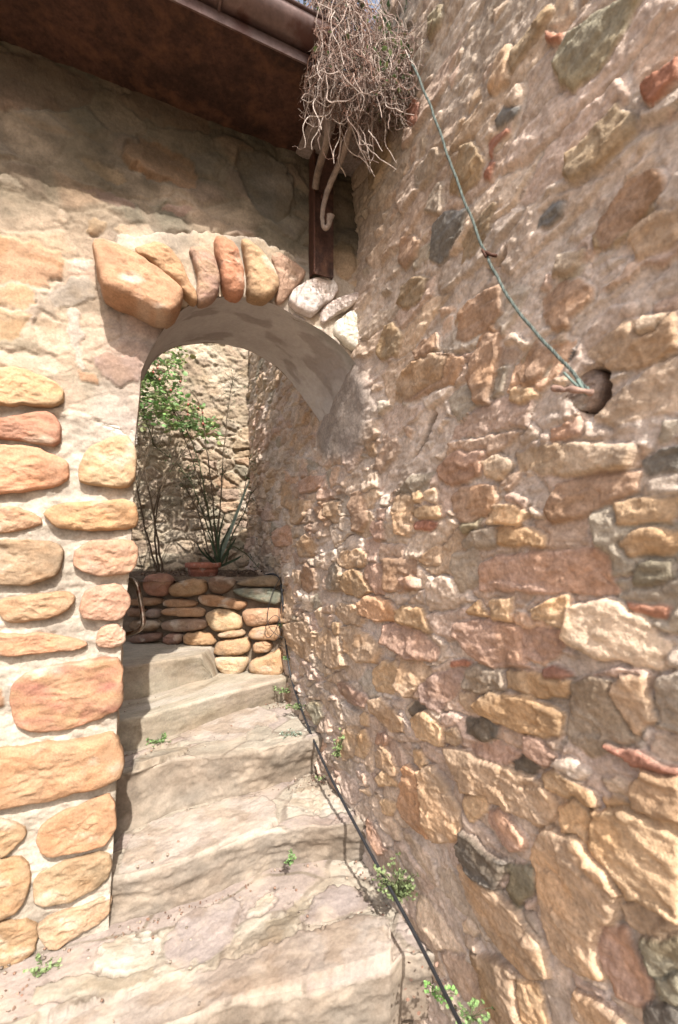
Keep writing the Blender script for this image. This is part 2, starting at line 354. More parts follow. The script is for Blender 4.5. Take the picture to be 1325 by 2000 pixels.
R(*ta, [(210,500),(300,460),(390,460),(380,540),(290,580),(220,590)], 'p', .024)
R(*ta, [(40,520),(120,510),(150,600),(130,720),(60,690)], 't', .016)
R(*ta, [(740,1190),(830,1170),(910,1160),(910,1400),(830,1410),(770,1310),(735,1260)], 'p', .018)
R(*ta, [(915,1120),(1150,1130),(1150,1380),(1000,1390),(920,1370)], 'b', .02)
R(*ta, [(560,1280),(620,1210),(700,1230),(800,1380),(700,1430),(600,1400),(550,1350)], 'y', .03)
R(*ta, [(415,1300),(470,1160),(560,1170),(570,1260),(530,1370),(440,1380)], 'q', .026)
R(*ta, [(720,1480),(780,1420),(940,1460),(1010,1550),(1000,1620),(850,1620),(740,1560)], 'n', .034)
R(*ta, [(1020,1540),(1080,1500),(1230,1540),(1280,1700),(1180,1710),(1040,1640)], 'y', .03)
R(*ta, [(520,1150),(560,1070),(680,1050),(760,1100),(740,1180),(600,1200)], 't', .022)
R(*ta, [(230,1240),(290,1160),(350,1200),(350,1360),(290,1400),(230,1340)], 'b', .024)
R(*ta, [(500,1560),(560,1480),(680,1500),(740,1600),(700,1670),(580,1640)], 't', .022)
R(*ta, [(335,1780),(400,1680),(540,1740),(570,1860),(600,1980),(480,2000),(400,1940),(340,1900)], 't', .026)
R(*ta, [(560,1680),(640,1660),(800,1750),(880,1850),(840,1950),(700,1960),(600,1860)], 't', .024)
R(*ta, [(480,1640),(550,1640),(550,1720),(510,1740),(480,1700)], 'y', .02)
R(*ta, [(1120,600),(1170,570),(1200,620),(1180,660),(1130,650)], 'y', .02)
R(*ta, [(1220,600),(1300,560),(1325,600),(1310,660),(1240,650)], 'c', .02)
R(*ta, [(980,640),(1030,600),(1120,640),(1130,860),(1090,920),(1010,910),(975,780)], 't', .022)
R(*ta, [(1130,750),(1200,700),(1345,700),(1345,780),(1180,800)], 'y', .018)
R(*ta, [(1140,850),(1200,820),(1310,830),(1290,880),(1150,880)], 'r', .012)
R(*ta, [(100,1640),(250,1630),(310,1700),(300,1960),(200,1900),(120,1800)], 't', .022)
R(*ta, [(60,1400),(130,1370),(170,1450),(160,1620),(70,1640)], 't', .02)
R(*ta, [(20,910),(100,850),(160,900),(150,1000),(30,1030)], 'p', .018)
R(*ta, [(210,1000),(280,920),(350,1010),(330,1110),(220,1100)], 't', .02)
R(*ta, [(410,680),(520,660),(540,830),(480,820),(410,760)], 't', .02)
R(*ta, [(800,830),(880,830),(890,960),(820,970),(780,900)], 'p', .022)
R(*ta, [(740,200),(800,190),(820,270),(760,290)], 't', .014)
R(*ta, [(1200,1140),(1290,1040),(1345,1020),(1345,1150),(1250,1170)], 't', .018)
R(*ta, [(1060,1300),(1120,1270),(1190,1290),(1190,1350),(1100,1370)], 'p', .04)
R(*ta, [(920,1660),(1000,1640),(1200,1720),(1330,1860),(1330,1940),(1100,1920),(910,1790)], 'p', .026)
R(*tc, [(270,1220),(340,1060),(420,1020),(480,1130),(430,1290),(300,1330),(265,1300)], 'o', .018)
R(*tc, [(440,870),(500,720),(580,640),(690,640),(640,820),(540,900)], 'o', .018)
R(*tc, [(720,470),(740,200),(860,80),(1050,60),(1000,250),(880,430),(800,500)], 's', .012)
R(*tc, [(400,1680),(440,1520),(560,1380),(760,1300),(880,1340),(820,1500),(600,1600),(450,1700)], 't', .016)
R(*tc, [(940,1150),(960,950),(1150,760),(1325,700),(1325,920),(1150,1100),(1000,1180)], 'b', .014)
R(*tc, [(1040,1470),(1090,1300),(1200,1120),(1300,1100),(1250,1400),(1220,1700),(1120,1700)], 'b', .02)
R(*tc, [(990,480),(1010,330),(1180,100),(1290,20),(1230,230),(1100,430)], 'o', .012)
R(*tc, [(430,450),(470,300),(560,280),(640,330),(600,450),(500,560)], 'b', .014)
R(*tc, [(590,1280),(650,1190),(760,1130),(780,1230),(700,1300),(610,1330)], 'b', .02)
R(*td, [(290,160),(320,60),(370,0),(470,0),(440,80),(360,150)], 's', .012)
R(*td, [(400,520),(440,400),(600,340),(560,460),(470,530)], 'q', .014)
R(*td, [(310,700),(440,600),(560,560),(650,640),(640,720),(520,820),(500,900),(400,920),(330,860)], 'b', .008)
R(*td, [(120,1260),(240,1040),(400,1080),(360,1170),(280,1300),(160,1340)], 'b', .01)
R(*td, [(1040,900),(1100,840),(1230,830),(1180,920),(1060,950)], 'c', .02)
R(*td, [(700,300),(700,200),(850,30),(1150,0),(1150,60),(980,180),(860,290)], 'o', .016)
R(*td, [(990,180),(1180,70),(1345,60),(1300,300),(1050,400),(960,260)], 't', .01)
R(*t4, [(450,600),(490,550),(560,530),(540,570),(460,630)], 's', .012)
R(*t4, [(1170,440),(1345,330),(1345,420),(1250,510),(1180,500)], 'r', .03)
R(*t4, [(780,880),(800,790),(960,620),(1040,530),(1110,600),(1120,660),(1000,770),(830,890)], 'o', .02)
R(*t4, [(740,320),(800,200),(960,80),(1100,0),(1150,-20),(1060,180),(960,350),(820,460),(770,400)], 'g', .02)
R(*t4, [(420,430),(460,310),(580,200),(700,30),(720,60),(600,260),(480,420)], 'o', .018)
R(*t4, [(690,170),(760,200),(760,225),(700,195)], 'r', .02)
R(*t4, [(415,700),(490,650),(500,665),(430,740),(420,780)], 'r', .01)
R(*t4, [(390,880),(410,810),(440,820),(420,890)], 'r', .01)
R(*t4, [(930,1130),(940,1080),(1100,900),(1230,840),(1240,960),(1100,1100),(960,1210)], 'b', .012)
R(*te, [(610,1420),(620,1320),(770,1140),(800,1200),(740,1360),(680,1440)], 'q', .012)
R(*te, [(720,1480),(770,1400),(810,1430),(790,1637),(680,1600)], 'q', .014)
R(*te, [(860,1460),(980,1150),(1060,1120),(1140,1230),(1100,1380),(980,1470)], 'o', .016)
R(*te, [(270,1450),(270,1250),(330,1090),(440,970),(430,1180),(370,1330),(310,1450)], 'o', .02)
R(*te, [(530,870),(600,760),(640,840),(640,960),(560,940)], 'r', .012)
R(*te, [(720,290),(730,150),(810,60),(820,130),(770,250)], 'g', .024)
R(*te, [(1190,680),(1230,500),(1325,380),(1325,640),(1220,720)], 't', .018)
R(*tb, [(215,420),(260,390),(320,410),(330,480),(350,520),(300,590),(250,500)], 'g', .034)
R(*tb, [(480,700),(540,600),(640,620),(600,850),(520,890),(480,800)], 't', .018)
R(*tb, [(645,650),(700,640),(740,740),(690,880),(610,850)], 'y', .018)
R(*tb, [(800,680),(850,660),(900,700),(890,740),(850,800),(800,740)], 'p', .024)
R(*tb, [(790,850),(850,780),(920,850),(970,1000),(940,1030),(860,980),(800,940)], 't', .024)
R(*tb, [(810,1050),(860,1000),(960,1080),(950,1130),(830,1110)], 'y', .022)
R(*tb, [(840,1250),(900,1240),(960,1290),(930,1360),(850,1340)], 'y', .02)
R(*tb, [(700,1420),(720,1400),(790,1500),(860,1660),(820,1700),(740,1560)], 'p', .02)
R(*tb, [(470,250),(500,220),(600,290),(740,360),(700,440),(560,400),(490,310)], 'p', .02)
R(*tb, [(660,510),(730,500),(720,600),(670,580)], 'y', .012)
# holes and cracks
R(1, 0, 0, [(846,790),(850,812),(842,835),(832,858),(812,890),(806,893),(826,852),(838,812)], 'd', -.05)
R(1, 0, 0, [(993,468),(991,500),(976,522),(966,516),(984,497)], 'd', -.05)
R(1, 0, 0, [(963,520),(958,545),(950,548),(948,520)], 'd', -.04)
HOLE = T(*td, [(575,1300),(640,1235),(740,1200),(802,1260),(840,1380),(800,1485),(740,1575),(640,1595),(550,1510),(540,1400)])
# grid: spacing grows with distance from the viewer
ys = [-2.2]
while ys[-1] < 4.15:
    y = ys[-1]; ys.append(y + max(.0042, .0034 * y) if y > .62 else y + max(.0042, min(.05, .0042 + .06 * (.62 - y))))
ys = np.array(ys); zs = np.arange(-1.75, 2.305, .0052)
Y, Z = np.meshgrid(ys, zs); print('wall grid', Y.shape)
S = Y * LW
H = .022 * fbm(S * 1.6, Z * 1.8, 1, 3) + .006 * fbm(S * 9, Z * 9, 2, 4) + .0035 * fbm(S * 60, Z * 60, 4, 3)
Kb = lin((212, 192, 178)); K = np.broadcast_to(Kb, Y.shape + (3,)).copy()
gm = ss(-.1, .5, fbm(S * 3, Z * 3, 21, 4))[..., None]; K = K * (1 - gm) + lin((194, 168, 148)) * gm
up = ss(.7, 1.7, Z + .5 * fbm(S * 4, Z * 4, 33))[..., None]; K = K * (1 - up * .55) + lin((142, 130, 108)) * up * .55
# fill of small random stones between the traced ones
wx = S + .02 * fbm(S * 12, Z * 12, 41); wz = Z + .02 * fbm(S * 12, Z * 12, 42)
pal = np.array([lin(C[c]) for c in 'tttybbpppcqqgoywn'])
zone = ss(.25, .75, Z + .25 * fbm(S * 2, Z * 2, 44))        # upper part: long slabs washed over with mortar
MK = np.zeros(Y.shape)
deep = ss(2.05, 2.3, Y + .1 * fbm(S * 3, Z * 3, 47)) * ss(1.6, 1.2, Z)
for fx_, fy_, sd, prb, zw in ((9, 12, 31, .85, deep), (4.8, 9.0, 5, .8, 1 - zone), (3.2, 10.0, 6, .7, zone), (14, 20, 9, .34, None)):
    e, ci, cj, lx, lz = voro((wx + (.25 * wz if zw is zone else 0)) * fx_, (wz + .05 * wx) * fy_, sd, .95)
    e = e * 7.5 / fx_ + .004 * fbm(S * 60, Z * 60, 48, 2)
    rr = hsh(ci, cj, 77); on = (rr < prb).astype(float) * (1 if zw is None else (zw > .5)); rc = hsh(ci, cj, 78); pr = .004 + .013 * hsh(ci, cj, 79)
    soft = (1 - .3 * zone) * (1.25 if zw is deep else 1.15); edge = ss(.025, .065 + .06 * rc + .08 * zone, e)
    hh = (pr * soft) * (.92 + .08 * np.sqrt(np.clip(e * 2.2, 0, 1))) + ((hsh(ci, cj, 80) - .5) * .034 * lx + (hsh(ci, cj, 81) - .5) * .034 * lz) + .004 * fbm(S * 12 + ci, Z * 18 + cj, 91, 4, .55)
    if zw is None: on = on * (1 - MK) * (Y < 2.1)
    H = H + hh * edge * on - .003 * (1 - edge) * on * (e < .03)
    cc = pal[(rc * 9973).astype(int) % len(pal)] * (.85 + .3 * hsh(ci, cj, 82))[..., None]
    a = (ss(.04, .07, e) * on * (.4 + .35 * np.minimum(soft, 1.2)) * (.35 + .6 * hsh(ci, cj, 83)))[..., None]
    K = K * (1 - a) + cc * a
    MK = np.maximum(MK, ss(.0, .03, e) * on)
e, ci, cj, lx, lz = voro(S * 19 + fbm(S * 6, Z * 6, 2), Z * 30, 320)      # small broken facets
H += .0045 * (hsh(ci, cj, 3) - .5) * ss(.0, .1, e) + (.008 * (hsh(ci, cj, 1) - .5) * lx + .010 * (hsh(ci, cj, 2) - .5) * lz) * (1 - .5 * ss(1.7, 2.1, Y))
Hb = .02 * fbm(S * 1.6, Z * 1.8, 1, 3)
Hs = H - Hb
cov = relief(Y, Z, ALLR, Hs, K, warp=.005, edge=.008, grow=.009, facet=True)
H = Hb + Hs
# rough broken surfaces: horizontal streaks and pits that catch the raking light
H += .006 * fbm(S * 20, Z * 40, 61, 5, .62) + .0026 * np.abs(fbm(S * 80, Z * 110, 62, 3, .6))
# smooth mortar haunch where the vault dies into this wall
sp = chaikin([tuple(wall_uv(*q)) for q in [(698,690),(722,720),(738,770),(732,830),(716,880),(690,905),(655,915),(628,880),(622,845),(640,800),(680,740)]], 2)
m = (Y > 1.6) & (Y < 3) & (Z > .1) & (Z < 1.2); d_ = sdf(sp, Y[m] + .03 * fbm(Y[m] * 14, Z[m] * 14, 66), Z[m] + .03 * fbm(Y[m] * 14, Z[m] * 14, 67)); a_ = ss(-.03, .07, d_)
H[m] = H[m] * (1 - a_) + a_ * (.030 + .006 * fbm(Y[m] * 9, Z[m] * 9, 68)); K[m] = K[m] * (1 - .85 * a_[:, None]) + .85 * a_[:, None] * lin((160, 148, 142)) * .78
hp = [tuple(wall_uv(*q)) for q in HOLE]; m = (np.abs(Y - 1.02) < .2) & (np.abs(Z - .36) < .25); dd = sdf(chaikin(hp, 2), Y[m], Z[m]); H[m] -= .075 * ss(-.004, .008, dd)
K *= np.array([1.50, 1.46, 1.42]) * (1 + .14 * fbm(S * 30, Z * 40, 63, 3))[..., None]
top = np.clip((Z - 2.2) / .1, 0, 1); H = H - .03 * top ** 2
PWl = np.stack([WX(Y), Y, Z], -1) + NW * H[..., None]
rw = empty('boundary_wall', (WX(1.5), 1.5, -1.7), 'tall rubble stone wall running along the right side of the steps and on behind the arch', 'stone wall')
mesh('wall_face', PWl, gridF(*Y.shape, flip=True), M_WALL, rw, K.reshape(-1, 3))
mb = MB(); mb.box((WX(-2.2), -2.2, -1.75), DW * 6.6, -NW * .5, (0, 0, 4.03), lin((190, 160, 130)))
# push the core behind the face
core = mb.build('wall_core', M_WALL, rw, smooth=False); core.location = core.location - Vector(NW * .085)

# =================================================================== FACADE
TF = (4.417, 0, 300)
def ftr(pts): return np.array([face_uv(*q) for q in pts])
OPEN_TOP = [(276,729),(292,690),(311,660),(333,630),(360,606),(390,593),(425,586),(460,584),(495,588),(530,598),(556,610),(574,624),(610,640),(644,662),(672,688),(697,722),(708,755),(712,790),(706,830),(690,870)]
JAMB = [(213,1800),(215,1760),(222,1650),(227,1540),(228,1430),(236,1300),(240,1220),(252,1130),(260,1000),(264,860),(272,780),(276,729)]
op = ftr(JAMB + OPEN_TOP[1:]); opoly = np.vstack([op, [[1.9, op[-1][1]], [1.9, -1.9], [op[0][0], -1.9]]])
ts = np.arange(-1.3, 1.62, .0055); zz = np.arange(-1.72, 1.95, .0055); Tt, Zt = np.meshgrid(ts, zz); print('facade', Tt.shape)
D = sdf(opoly, Tt, Zt)
Tt2, Zt2 = Tt.copy(), Zt.copy()
gy, gx_ = np.gradient(D, .0055)
nr = np.abs(D) < .005
Tt2[nr] -= (D * gx_)[nr]; Zt2[nr] -= (D * gy)[nr]
FS = []
def FR(tr, pts, c, pr): FS.append(([tuple(face_uv(*q)) for q in T(*tr, pts)], c, pr))
FR(TF, [(-300,720),(0,710),(200,710),(400,810),(520,840),(550,950),(560,1070),(420,1090),(330,1180),(100,1120),(-300,1080)], 'n', .012)
FR(TF, [(720,660),(760,520),(850,560),(930,640),(860,700),(780,710)], 'y', .012)
FR(TF, [(500,520),(560,490),(600,540),(590,620),(510,600)], 'c', .006)
FR(TF, [(650,260),(800,300),(1050,350),(1200,480),(1100,470),(900,390),(700,300)], 'p', .008)
FR(TF, [(-200,100),(0,160),(120,200),(260,290),(200,300),(60,250),(-200,220)], 'c', .004)
FR(TF, [(-300,1100),(100,1130),(320,1190),(320,1290),(200,1340),(0,1290),(-300,1250)], 'y', .009)
FR(TF, [(-300,1280),(0,1300),(200,1350),(320,1340),(210,1560),(90,1630),(-300,1600)], 'y', .006)
FR(TF, [(-300,1650),(60,1720),(300,1700),(520,1780),(620,1860),(560,1900),(300,1890),(-300,1850)], 'c', .008)
FR(TF, [(350,1330),(560,1500),(560,1700),(360,1680),(330,1500)], 'c', .004)
FR(TF, [(420,1180),(560,1080),(830,1060),(830,1240),(700,1310),(450,1350),(410,1250)], 'q', .004)
FR(TF, [(560,1350),(700,1320),(720,1500),(700,1700),(720,1850),(630,1840),(600,1600)], 'w', .003)
FR(TF, [(600,900),(800,890),(820,960),(650,1000)], 'w', .003)
FR(TF, [(420,1100),(560,1090),(480,1150),(400,1240),(390,1180)], 'w', .003)
FR(TF, [(640,1860),(760,1860),(870,1950),(800,1988),(660,1960)], 'n', .006)
FR(TF, [(820,1740),(1000,1700),(1240,1760),(1230,1990),(960,2000),(870,1900),(790,1830)], 'v', .008)
T1 = (1.893, 0, 0)
FR(T1, [(430,560),(560,500),(720,600),(750,700),(640,690),(480,640)], 'n', .012)
FR(T1, [(290,590),(380,600),(500,680),(440,700),(330,640)], 'y', .006)
FR(T1, [(570,770),(650,745),(740,780),(700,805),(620,790)], 'p', .01)
FR(T1, [(-150,170),(0,190),(200,220),(380,330),(300,420),(60,420),(-150,360)], 'b', .012)
FR(T1, [(860,560),(960,540),(1080,640),(1100,800),(1000,830),(900,720)], 'q', .01)
FR(T1, [(420,340),(560,320),(760,420),(800,500),(640,480),(480,420)], 'b', .01)
T5 = (2.284, 180, 440)
FR(T5, [(1060,90),(1140,60),(1180,120),(1180,230),(1100,240),(1070,160)], 'y', .012)
FR(T5, [(1100,240),(1200,240),(1240,310),(1160,310)], 'y', .012)
FR(T5, [(60,10),(230,-10),(300,60),(250,90),(180,90)], 'c', .006)
FR(T5, [(40,90),(260,60),(540,50),(700,50),(860,110),(980,200),(1110,220),(1210,290),(1230,420),(1240,680),(1170,690),(1170,600),(1060,500),(860,360),(640,340),(480,370),(380,400),(200,330)], 'W', .026)
FR((2.5, 0, 1200), [(0,350),(8,350),(12,400),(8,460),(-60,470),(-60,350)], 'n', .02)
H = .016 * fbm(Tt * 2.2, Zt * 2.6, 101, 3) + .008 * fbm(Tt * 8, Zt * 10, 102, 4) + .0022 * fbm(Tt * 50, Zt * 60, 104, 3)
K = np.broadcast_to(lin((196, 166, 132)), Tt.shape + (3,)).copy()
a = ss(-.15, .35, fbm(Tt * 4, Zt * 7, 105, 4))[..., None]; K = K * (1 - a) + lin((168, 148, 118)) * a
a = ss(.1, .5, fbm(Tt * 5 + 9, Zt * 5, 107, 4))[..., None]; K = K * (1 - a) + lin((214, 180, 148)) * a
a = ss(.62, .45, Zt + .15 * fbm(Tt * 6, Zt * 6, 106))[..., None]; K = K * (1 - a) + lin((206, 188, 166)) * a * 1.05
a = (ss(.55, .3, np.abs(Zt - .75)) * ss(.25, .4, Tt + .1 * fbm(Tt * 7, Zt * 7, 108)))[..., None]; K = K * (1 - .6 * a) + lin((190, 168, 158)) * .6 * a
e, ci, cj, lx, lz = voro((Tt + .02 * fbm(Tt * 9, Zt * 9, 111)) * 5.5, (Zt + .03 * fbm(Tt * 9, Zt * 9, 112)) * 9, 15)
on = (hsh(ci, cj, 3) < .5) & (Zt > .35); ed = ss(.04, .2, e) * on
H += ed * (.004 + .006 * hsh(ci, cj, 4)) - .003 * (e < .03) * (Zt > .35)
K = K * (1 - .5 * ed[..., None]) + .5 * ed[..., None] * (pal[(hsh(ci, cj, 5) * 9973).astype(int) % len(pal)])
# mortar between the pier stones is raked and lumpy
K = K * (1 - .22 * ss(.0, .4, fbm(Tt * 7, Zt * 9, 137, 5, .6))[..., None]) * (1 + .18 * fbm(Tt * 40, Zt * 50, 138, 3)[..., None])
H += (Zt < .45) * (.009 * fbm(Tt * 22, Zt * 34, 121, 5, .6) - .004)
relief(Tt, Zt, [(p_, c_, h_ * .55) for p_, c_, h_ in FS], H, K, warp=.012, edge=.02, grow=0)
a = ss(1.1, 1.55, Zt + .35 * fbm(Tt * 3, Zt * 5, 135, 5))[..., None]; K = K * (1 - a * .95) + K * np.array([.24, .25, .225]) * a * .95      # canopy shade deepened in the plaster colour, together with some mossy staining
K = K * (1 + .22 * fbm(Tt * 9, Zt * 26, 136, 4))[..., None]
H += .0016 * fbm(Tt * 120, Zt * 120, 122, 2)
HF = H
def hface(px, py):
    t_, z_ = face_uv(px, py); i = int(np.clip((z_ - zz[0]) / .0055, 4, len(zz) - 5)); j = int(np.clip((t_ - ts[0]) / .0055, 4, len(ts) - 5))
    return float(np.mean(HF[i - 4:i + 5, j - 4:j + 5]))
V = P0 + Tt2[..., None] * U + NF * H[..., None]; V[..., 2] = Zt2
ctr = (D[:-1, :-1] + D[1:, :-1] + D[:-1, 1:] + D[1:, 1:]) / 4
aw = empty('arch_wall', (-1.1, 1.6, -1.7), 'plastered rubble wall with the arched doorway and boulder-built pier', 'stone wall')
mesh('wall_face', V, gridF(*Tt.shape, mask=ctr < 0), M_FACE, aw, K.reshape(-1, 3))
# reveal: jamb + vault, lofted from the front edge to the traced back edge
TH = .42
BK = [(276,745),(290,715),(311,694),(333,682),(355,675),(403,670),(430,671),(460,676),(490,686),(513,698),(540,716),(561,738),(578,756),(592,773),(608,796),(620,815),(628,835),(630,855)]
bkv = np.array([np.r_[hit(px, py, P0 - NF * TH, NF)] for px, py in BK])
fr = resample(chaikin(ftr(OPEN_TOP), 2, False), 160, False); fr3 = P0 + fr[:, :1] * U; fr3[:, 2] = fr[:, 1]
# continue both curves into the right wall
bk3 = resample(chaikin(bkv, 2, False), 160, False)
fr3 = np.vstack([fr3, fr3[-1] + np.outer(np.linspace(.01, .12, 6), U * .4 + np.array([0, 0, -.9]))])
bk3 = np.vstack([bk3, bk3[-1] + np.outer(np.linspace(.01, .12, 6), U * .4 + np.array([0, 0, -.9]))])
a = np.linspace(0, 1, 60); rows = []
for q in a:
    rows.append(fr3 * (1 - q) + bk3 * q)
rows[0] = rows[0] + NF * .022; 
Vv = np.array(rows)            # (60,166,3)
cen = np.array([-.35, 2.05, .35]); rad = Vv - cen; rad[..., 1] *= .2; rad /= np.linalg.norm(rad, axis=-1)[..., None]
A_, I_ = np.meshgrid(a * .42, np.linspace(0, 1.9, Vv.shape[1]), indexing='ij')
dsp = .014 * fbm(A_ * 7, I_ * 5, 131, 4) + .003 * fbm(A_ * 40, I_ * 40, 132, 3)
rnd = .03 * (1 - ss(0, .07, A_)) ** 2                       # rounded arris at the front
Vv = Vv + rad * (dsp * ss(0, .03, A_) + .0)[..., None]
Kv = np.broadcast_to(lin((204, 196, 194)) * 1.15, Vv.shape).copy()
st = ss(.12, .3, fbm(A_ * 9 + 3, I_ * 3.2, 133, 4))[..., None]; Kv = Kv * (1 - .55 * st) + lin((160, 140, 132)) * .55 * st
gr = (ss(.06, .0, A_) * ss(.9, 1.2, I_))[..., None] ; Kv = Kv * (1 - .5 * gr) + lin((140, 140, 128)) * .5 * gr
mesh('vault', Vv, gridF(*Vv.shape[:2]), M_VAULT, aw, Kv.reshape(-1, 3))
jf = resample(ftr(JAMB[::-1]), 240, False); jf3 = P0 + jf[:, :1] * U; jf3[:, 2] = jf[:, 1]
rows = []; aj = np.linspace(0, 1, 60); A_, I_ = np.meshgrid(aj * TH, jf[:, 1], indexing='ij')
nzj = .012 * fbm(A_ * 9, I_ * 9, 141, 4) + .003 * fbm(A_ * 60, I_ * 60, 142, 2)
Vj = jf3[None] - NF * (A_ - .016 * (A_ == 0))[..., None] + U * (nzj * ss(0, .03, A_) - .012 * ss(0, .4, A_))[..., None]
mesh('jamb', Vj, gridF(*Vj.shape[:2]), M_FACE, aw, lin((205, 182, 155)))
# back and top of the wall
mb = MB(); cw = lin((190, 165, 135))
bt = np.array([np.dot(q - P0, U) for q in bk3]); bz = bk3[:, 2]
Bk = lambda t, z: P0 + U * t - NF * TH + np.array([0, 0, z])
jb = jf[:, 0] - .012; 
tj = float(jb.min())
mb.add([Bk(-1.3, -1.72), Bk(tj - .02, -1.72), Bk(tj - .02, 1.95), Bk(-1.3, 1.95)], [(0, 1, 2, 3)], cw)
q0 = [Bk(tj - .02, 1.95)] + [Bk(t, 1.95) for t in bt] + [Bk(1.6, 1.95)]; q1 = [Bk(tj - .02, bz[0])] + list(bk3) + [Bk(1.6, bz[-1])]
n = len(q0); mb.add(q0 + q1, [(i, i + 1, n + i + 1, n + i) for i in range(n - 1)], cw)
j2 = [Vj[-1, i] for i in range(0, 240, 6)]; j3 = [Bk(tj - .02, p[2]) for p in j2]; n = len(j2)
mb.add(j2 + j3, [(i, i + 1, n + i + 1, n + i) for i in range(n - 1)], cw)
mb.build('wall_back', M_FACE, aw, smooth=False)
mb = MB(); tp = P0 + U * -1.3 - NF * (TH + .01) + np.array([0, 0, 1.93]); mb.box(tp, U * 2.9, NF * (TH + .03), (0, 0, .05), lin((170, 150, 120))); mb.build('wall_top', M_FACE, aw, smooth=False)

# ---- individual stones (parts of a wall)
LIME = lin((226, 208, 184))
def ring_stone(name, pts, P, n, prot, col, parent, seed, q=3.2, emb=.03, rough=.008, col2=None, mat=None, label=None, ns=80, nr=22, tilt=None):
    pts = chaikin(pts, 1); W = resample(np.array([hit(px, py, P, n) for px, py in pts]), ns)
    c = W.mean(0); rel = (W - c) * 1.045; V = []; Kc = []; rr = random.Random(seed); R_ = np.linalg.norm(rel, axis=1).mean()
    c1 = lin(col); c2 = lin(col2) if col2 else c1 * np.array([1.03, .9, .8]) * rr.uniform(.8, 1.1)
    tx, tz = (rr.uniform(-.07, .07), rr.uniform(-.07, .07)) if tilt is None else tilt
    prof = [(1.0 - .03, -emb), (1.0, -emb * .3)] + [(r_, prot * (1 - r_ ** q) ** (1 / q)) for r_ in list(1 - .22 * np.linspace(.06, 1, nr // 2) ** 2.2) + list(np.linspace(.78, .03, nr)[1:])]
    for s, h in prof:
        for v in rel:
            p = c + v * s; up = max(h, 0) / max(prot, 1e-3)
            off = h + up * (tx * np.dot(v * s, U) + tz * v[2] * s)
            x = Vector(p * 1.0) ; sx = seed * 3.17
            nz = mn.fractal(Vector((x[0] * 9 + sx, x[1] * 9, x[2] * 13)), 1.0, 2.1, 4) * rough * 1.25 + abs(mn.fractal(Vector((x[0] * 22 + sx, x[1] * 22, x[2] * 30)), 1.0, 2.0, 3)) * rough * -.8 + mn.noise(Vector((x[0] * 45 + sx, x[1] * 45, x[2] * 60))) * rough * .35
            lat = mn.fractal(Vector((x[0] * 16 - sx, x[1] * 16, x[2] * 16)), 1.0, 2.1, 3) * rough * .9
            p = p + n * (off + nz * (.25 + .75 * up)) + v / (np.linalg.norm(v) + 1e-6) * lat * s
            V.append(p); lm = mn.fractal(Vector((x[0] * 7 - sx, x[1] * 7, x[2] * 10)), 1.0, 2, 4); f = mn.fractal(Vector((x[0] * 14 + sx, x[1] * 14, x[2] * 26)), 1.0, 2, 3) * .7 + .4; f = min(1, max(0, f))
            e_ = min(1, max(0, lm * 2.6 - .9)) * .6; g_ = min(1, max(0, -lm * 2.4 - .9)) * .4; kk = c1 * (1 - f) + c2 * f; Kc.append((kk * (1 - e_) + LIME * e_) * (1 - g_ * .6))
    V.append(c + n * prot + n * 0); Kc.append(c1); V = np.array(V); k = len(prof); Fc = []
    V[-1] = V[(k - 1) * ns:k * ns].mean(0)
    for i in range(k - 1):
        for j in range(ns): Fc.append((i * ns + j, i * ns + (j + 1) % ns, (i + 1) * ns + (j + 1) % ns, (i + 1) * ns + j))
    for j in range(ns): Fc.append(((k - 1) * ns + j, (k - 1) * ns + (j + 1) % ns, k * ns))
    # outline may be clockwise: flip if needed
    a = V[0] - c; b = V[ns // 4] - c
    if np.dot(np.cross(a, b), n) < 0: Fc = [f[::-1] for f in Fc]
    o = mesh(name, V, Fc, mat or M_STONE, parent, np.array(Kc))
    if label: o['label'] = label
    return o
VS = [([(10,110),(60,105),(130,130),(260,210),(340,280),(385,320),(390,370),(350,450),(300,450),(180,390),(70,340),(45,280),(20,200)], .105, (212,148,92), (196,136,84), 7),
 ([(180,130),(260,85),(310,95),(370,140),(410,210),(440,270),(465,310),(460,345),(430,335),(395,300),(330,240),(270,190)], .06, (216,160,96), (200,140,80), 3.2),
 ([(430,120),(480,105),(530,130),(550,170),(565,240),(565,310),(530,345),(480,360),(465,330),(470,250),(450,170)], .055, (190,140,118), (196,150,104), 3),
 ([(545,75),(575,65),(620,85),(650,130),(672,200),(675,300),(655,330),(610,325),(580,290),(570,220),(548,160)], .07, (224,140,84), (214,128,72), 3),
 ([(660,80),(685,70),(740,120),(790,180),(820,230),(830,280),(800,330),(740,345),(685,325),(690,250),(680,160)], .07, (212,164,104), (196,146,92), 3),
 ([(790,140),(840,130),(920,180),(960,220),(900,280),(860,340),(830,350),(815,320),(835,270),(820,210)], .03, (206,158,122), (190,140,104), 3),
 ([(900,290),(1000,240),(1060,240),(1095,290),(1070,330),(1000,390),(970,410),(880,370),(870,340)], .05, (250,236,228), (214,176,156), 5),
 ([(1010,380),(1080,340),(1180,305),(1200,330),(1150,370),(1060,420),(1020,450)], .045, (244,226,214), (206,170,154), 4),
 ([(1065,450),(1130,400),(1190,385),(1225,430),(1225,550),(1180,570),(1130,540),(1080,500)], .06, (255,246,226), (244,226,190), 4),
 ([(1185,590),(1215,575),(1230,640),(1215,675),(1190,670),(1175,630)], .05, (255,246,236), (240,226,212), 2.6)]
VL = {0: 'large slanting orange boulder at the left foot of the arch', 3: 'vivid orange upright arch stone', 8: 'chalky white arch stone beside the right wall', 9: 'small white stone at the right end of the arch'}
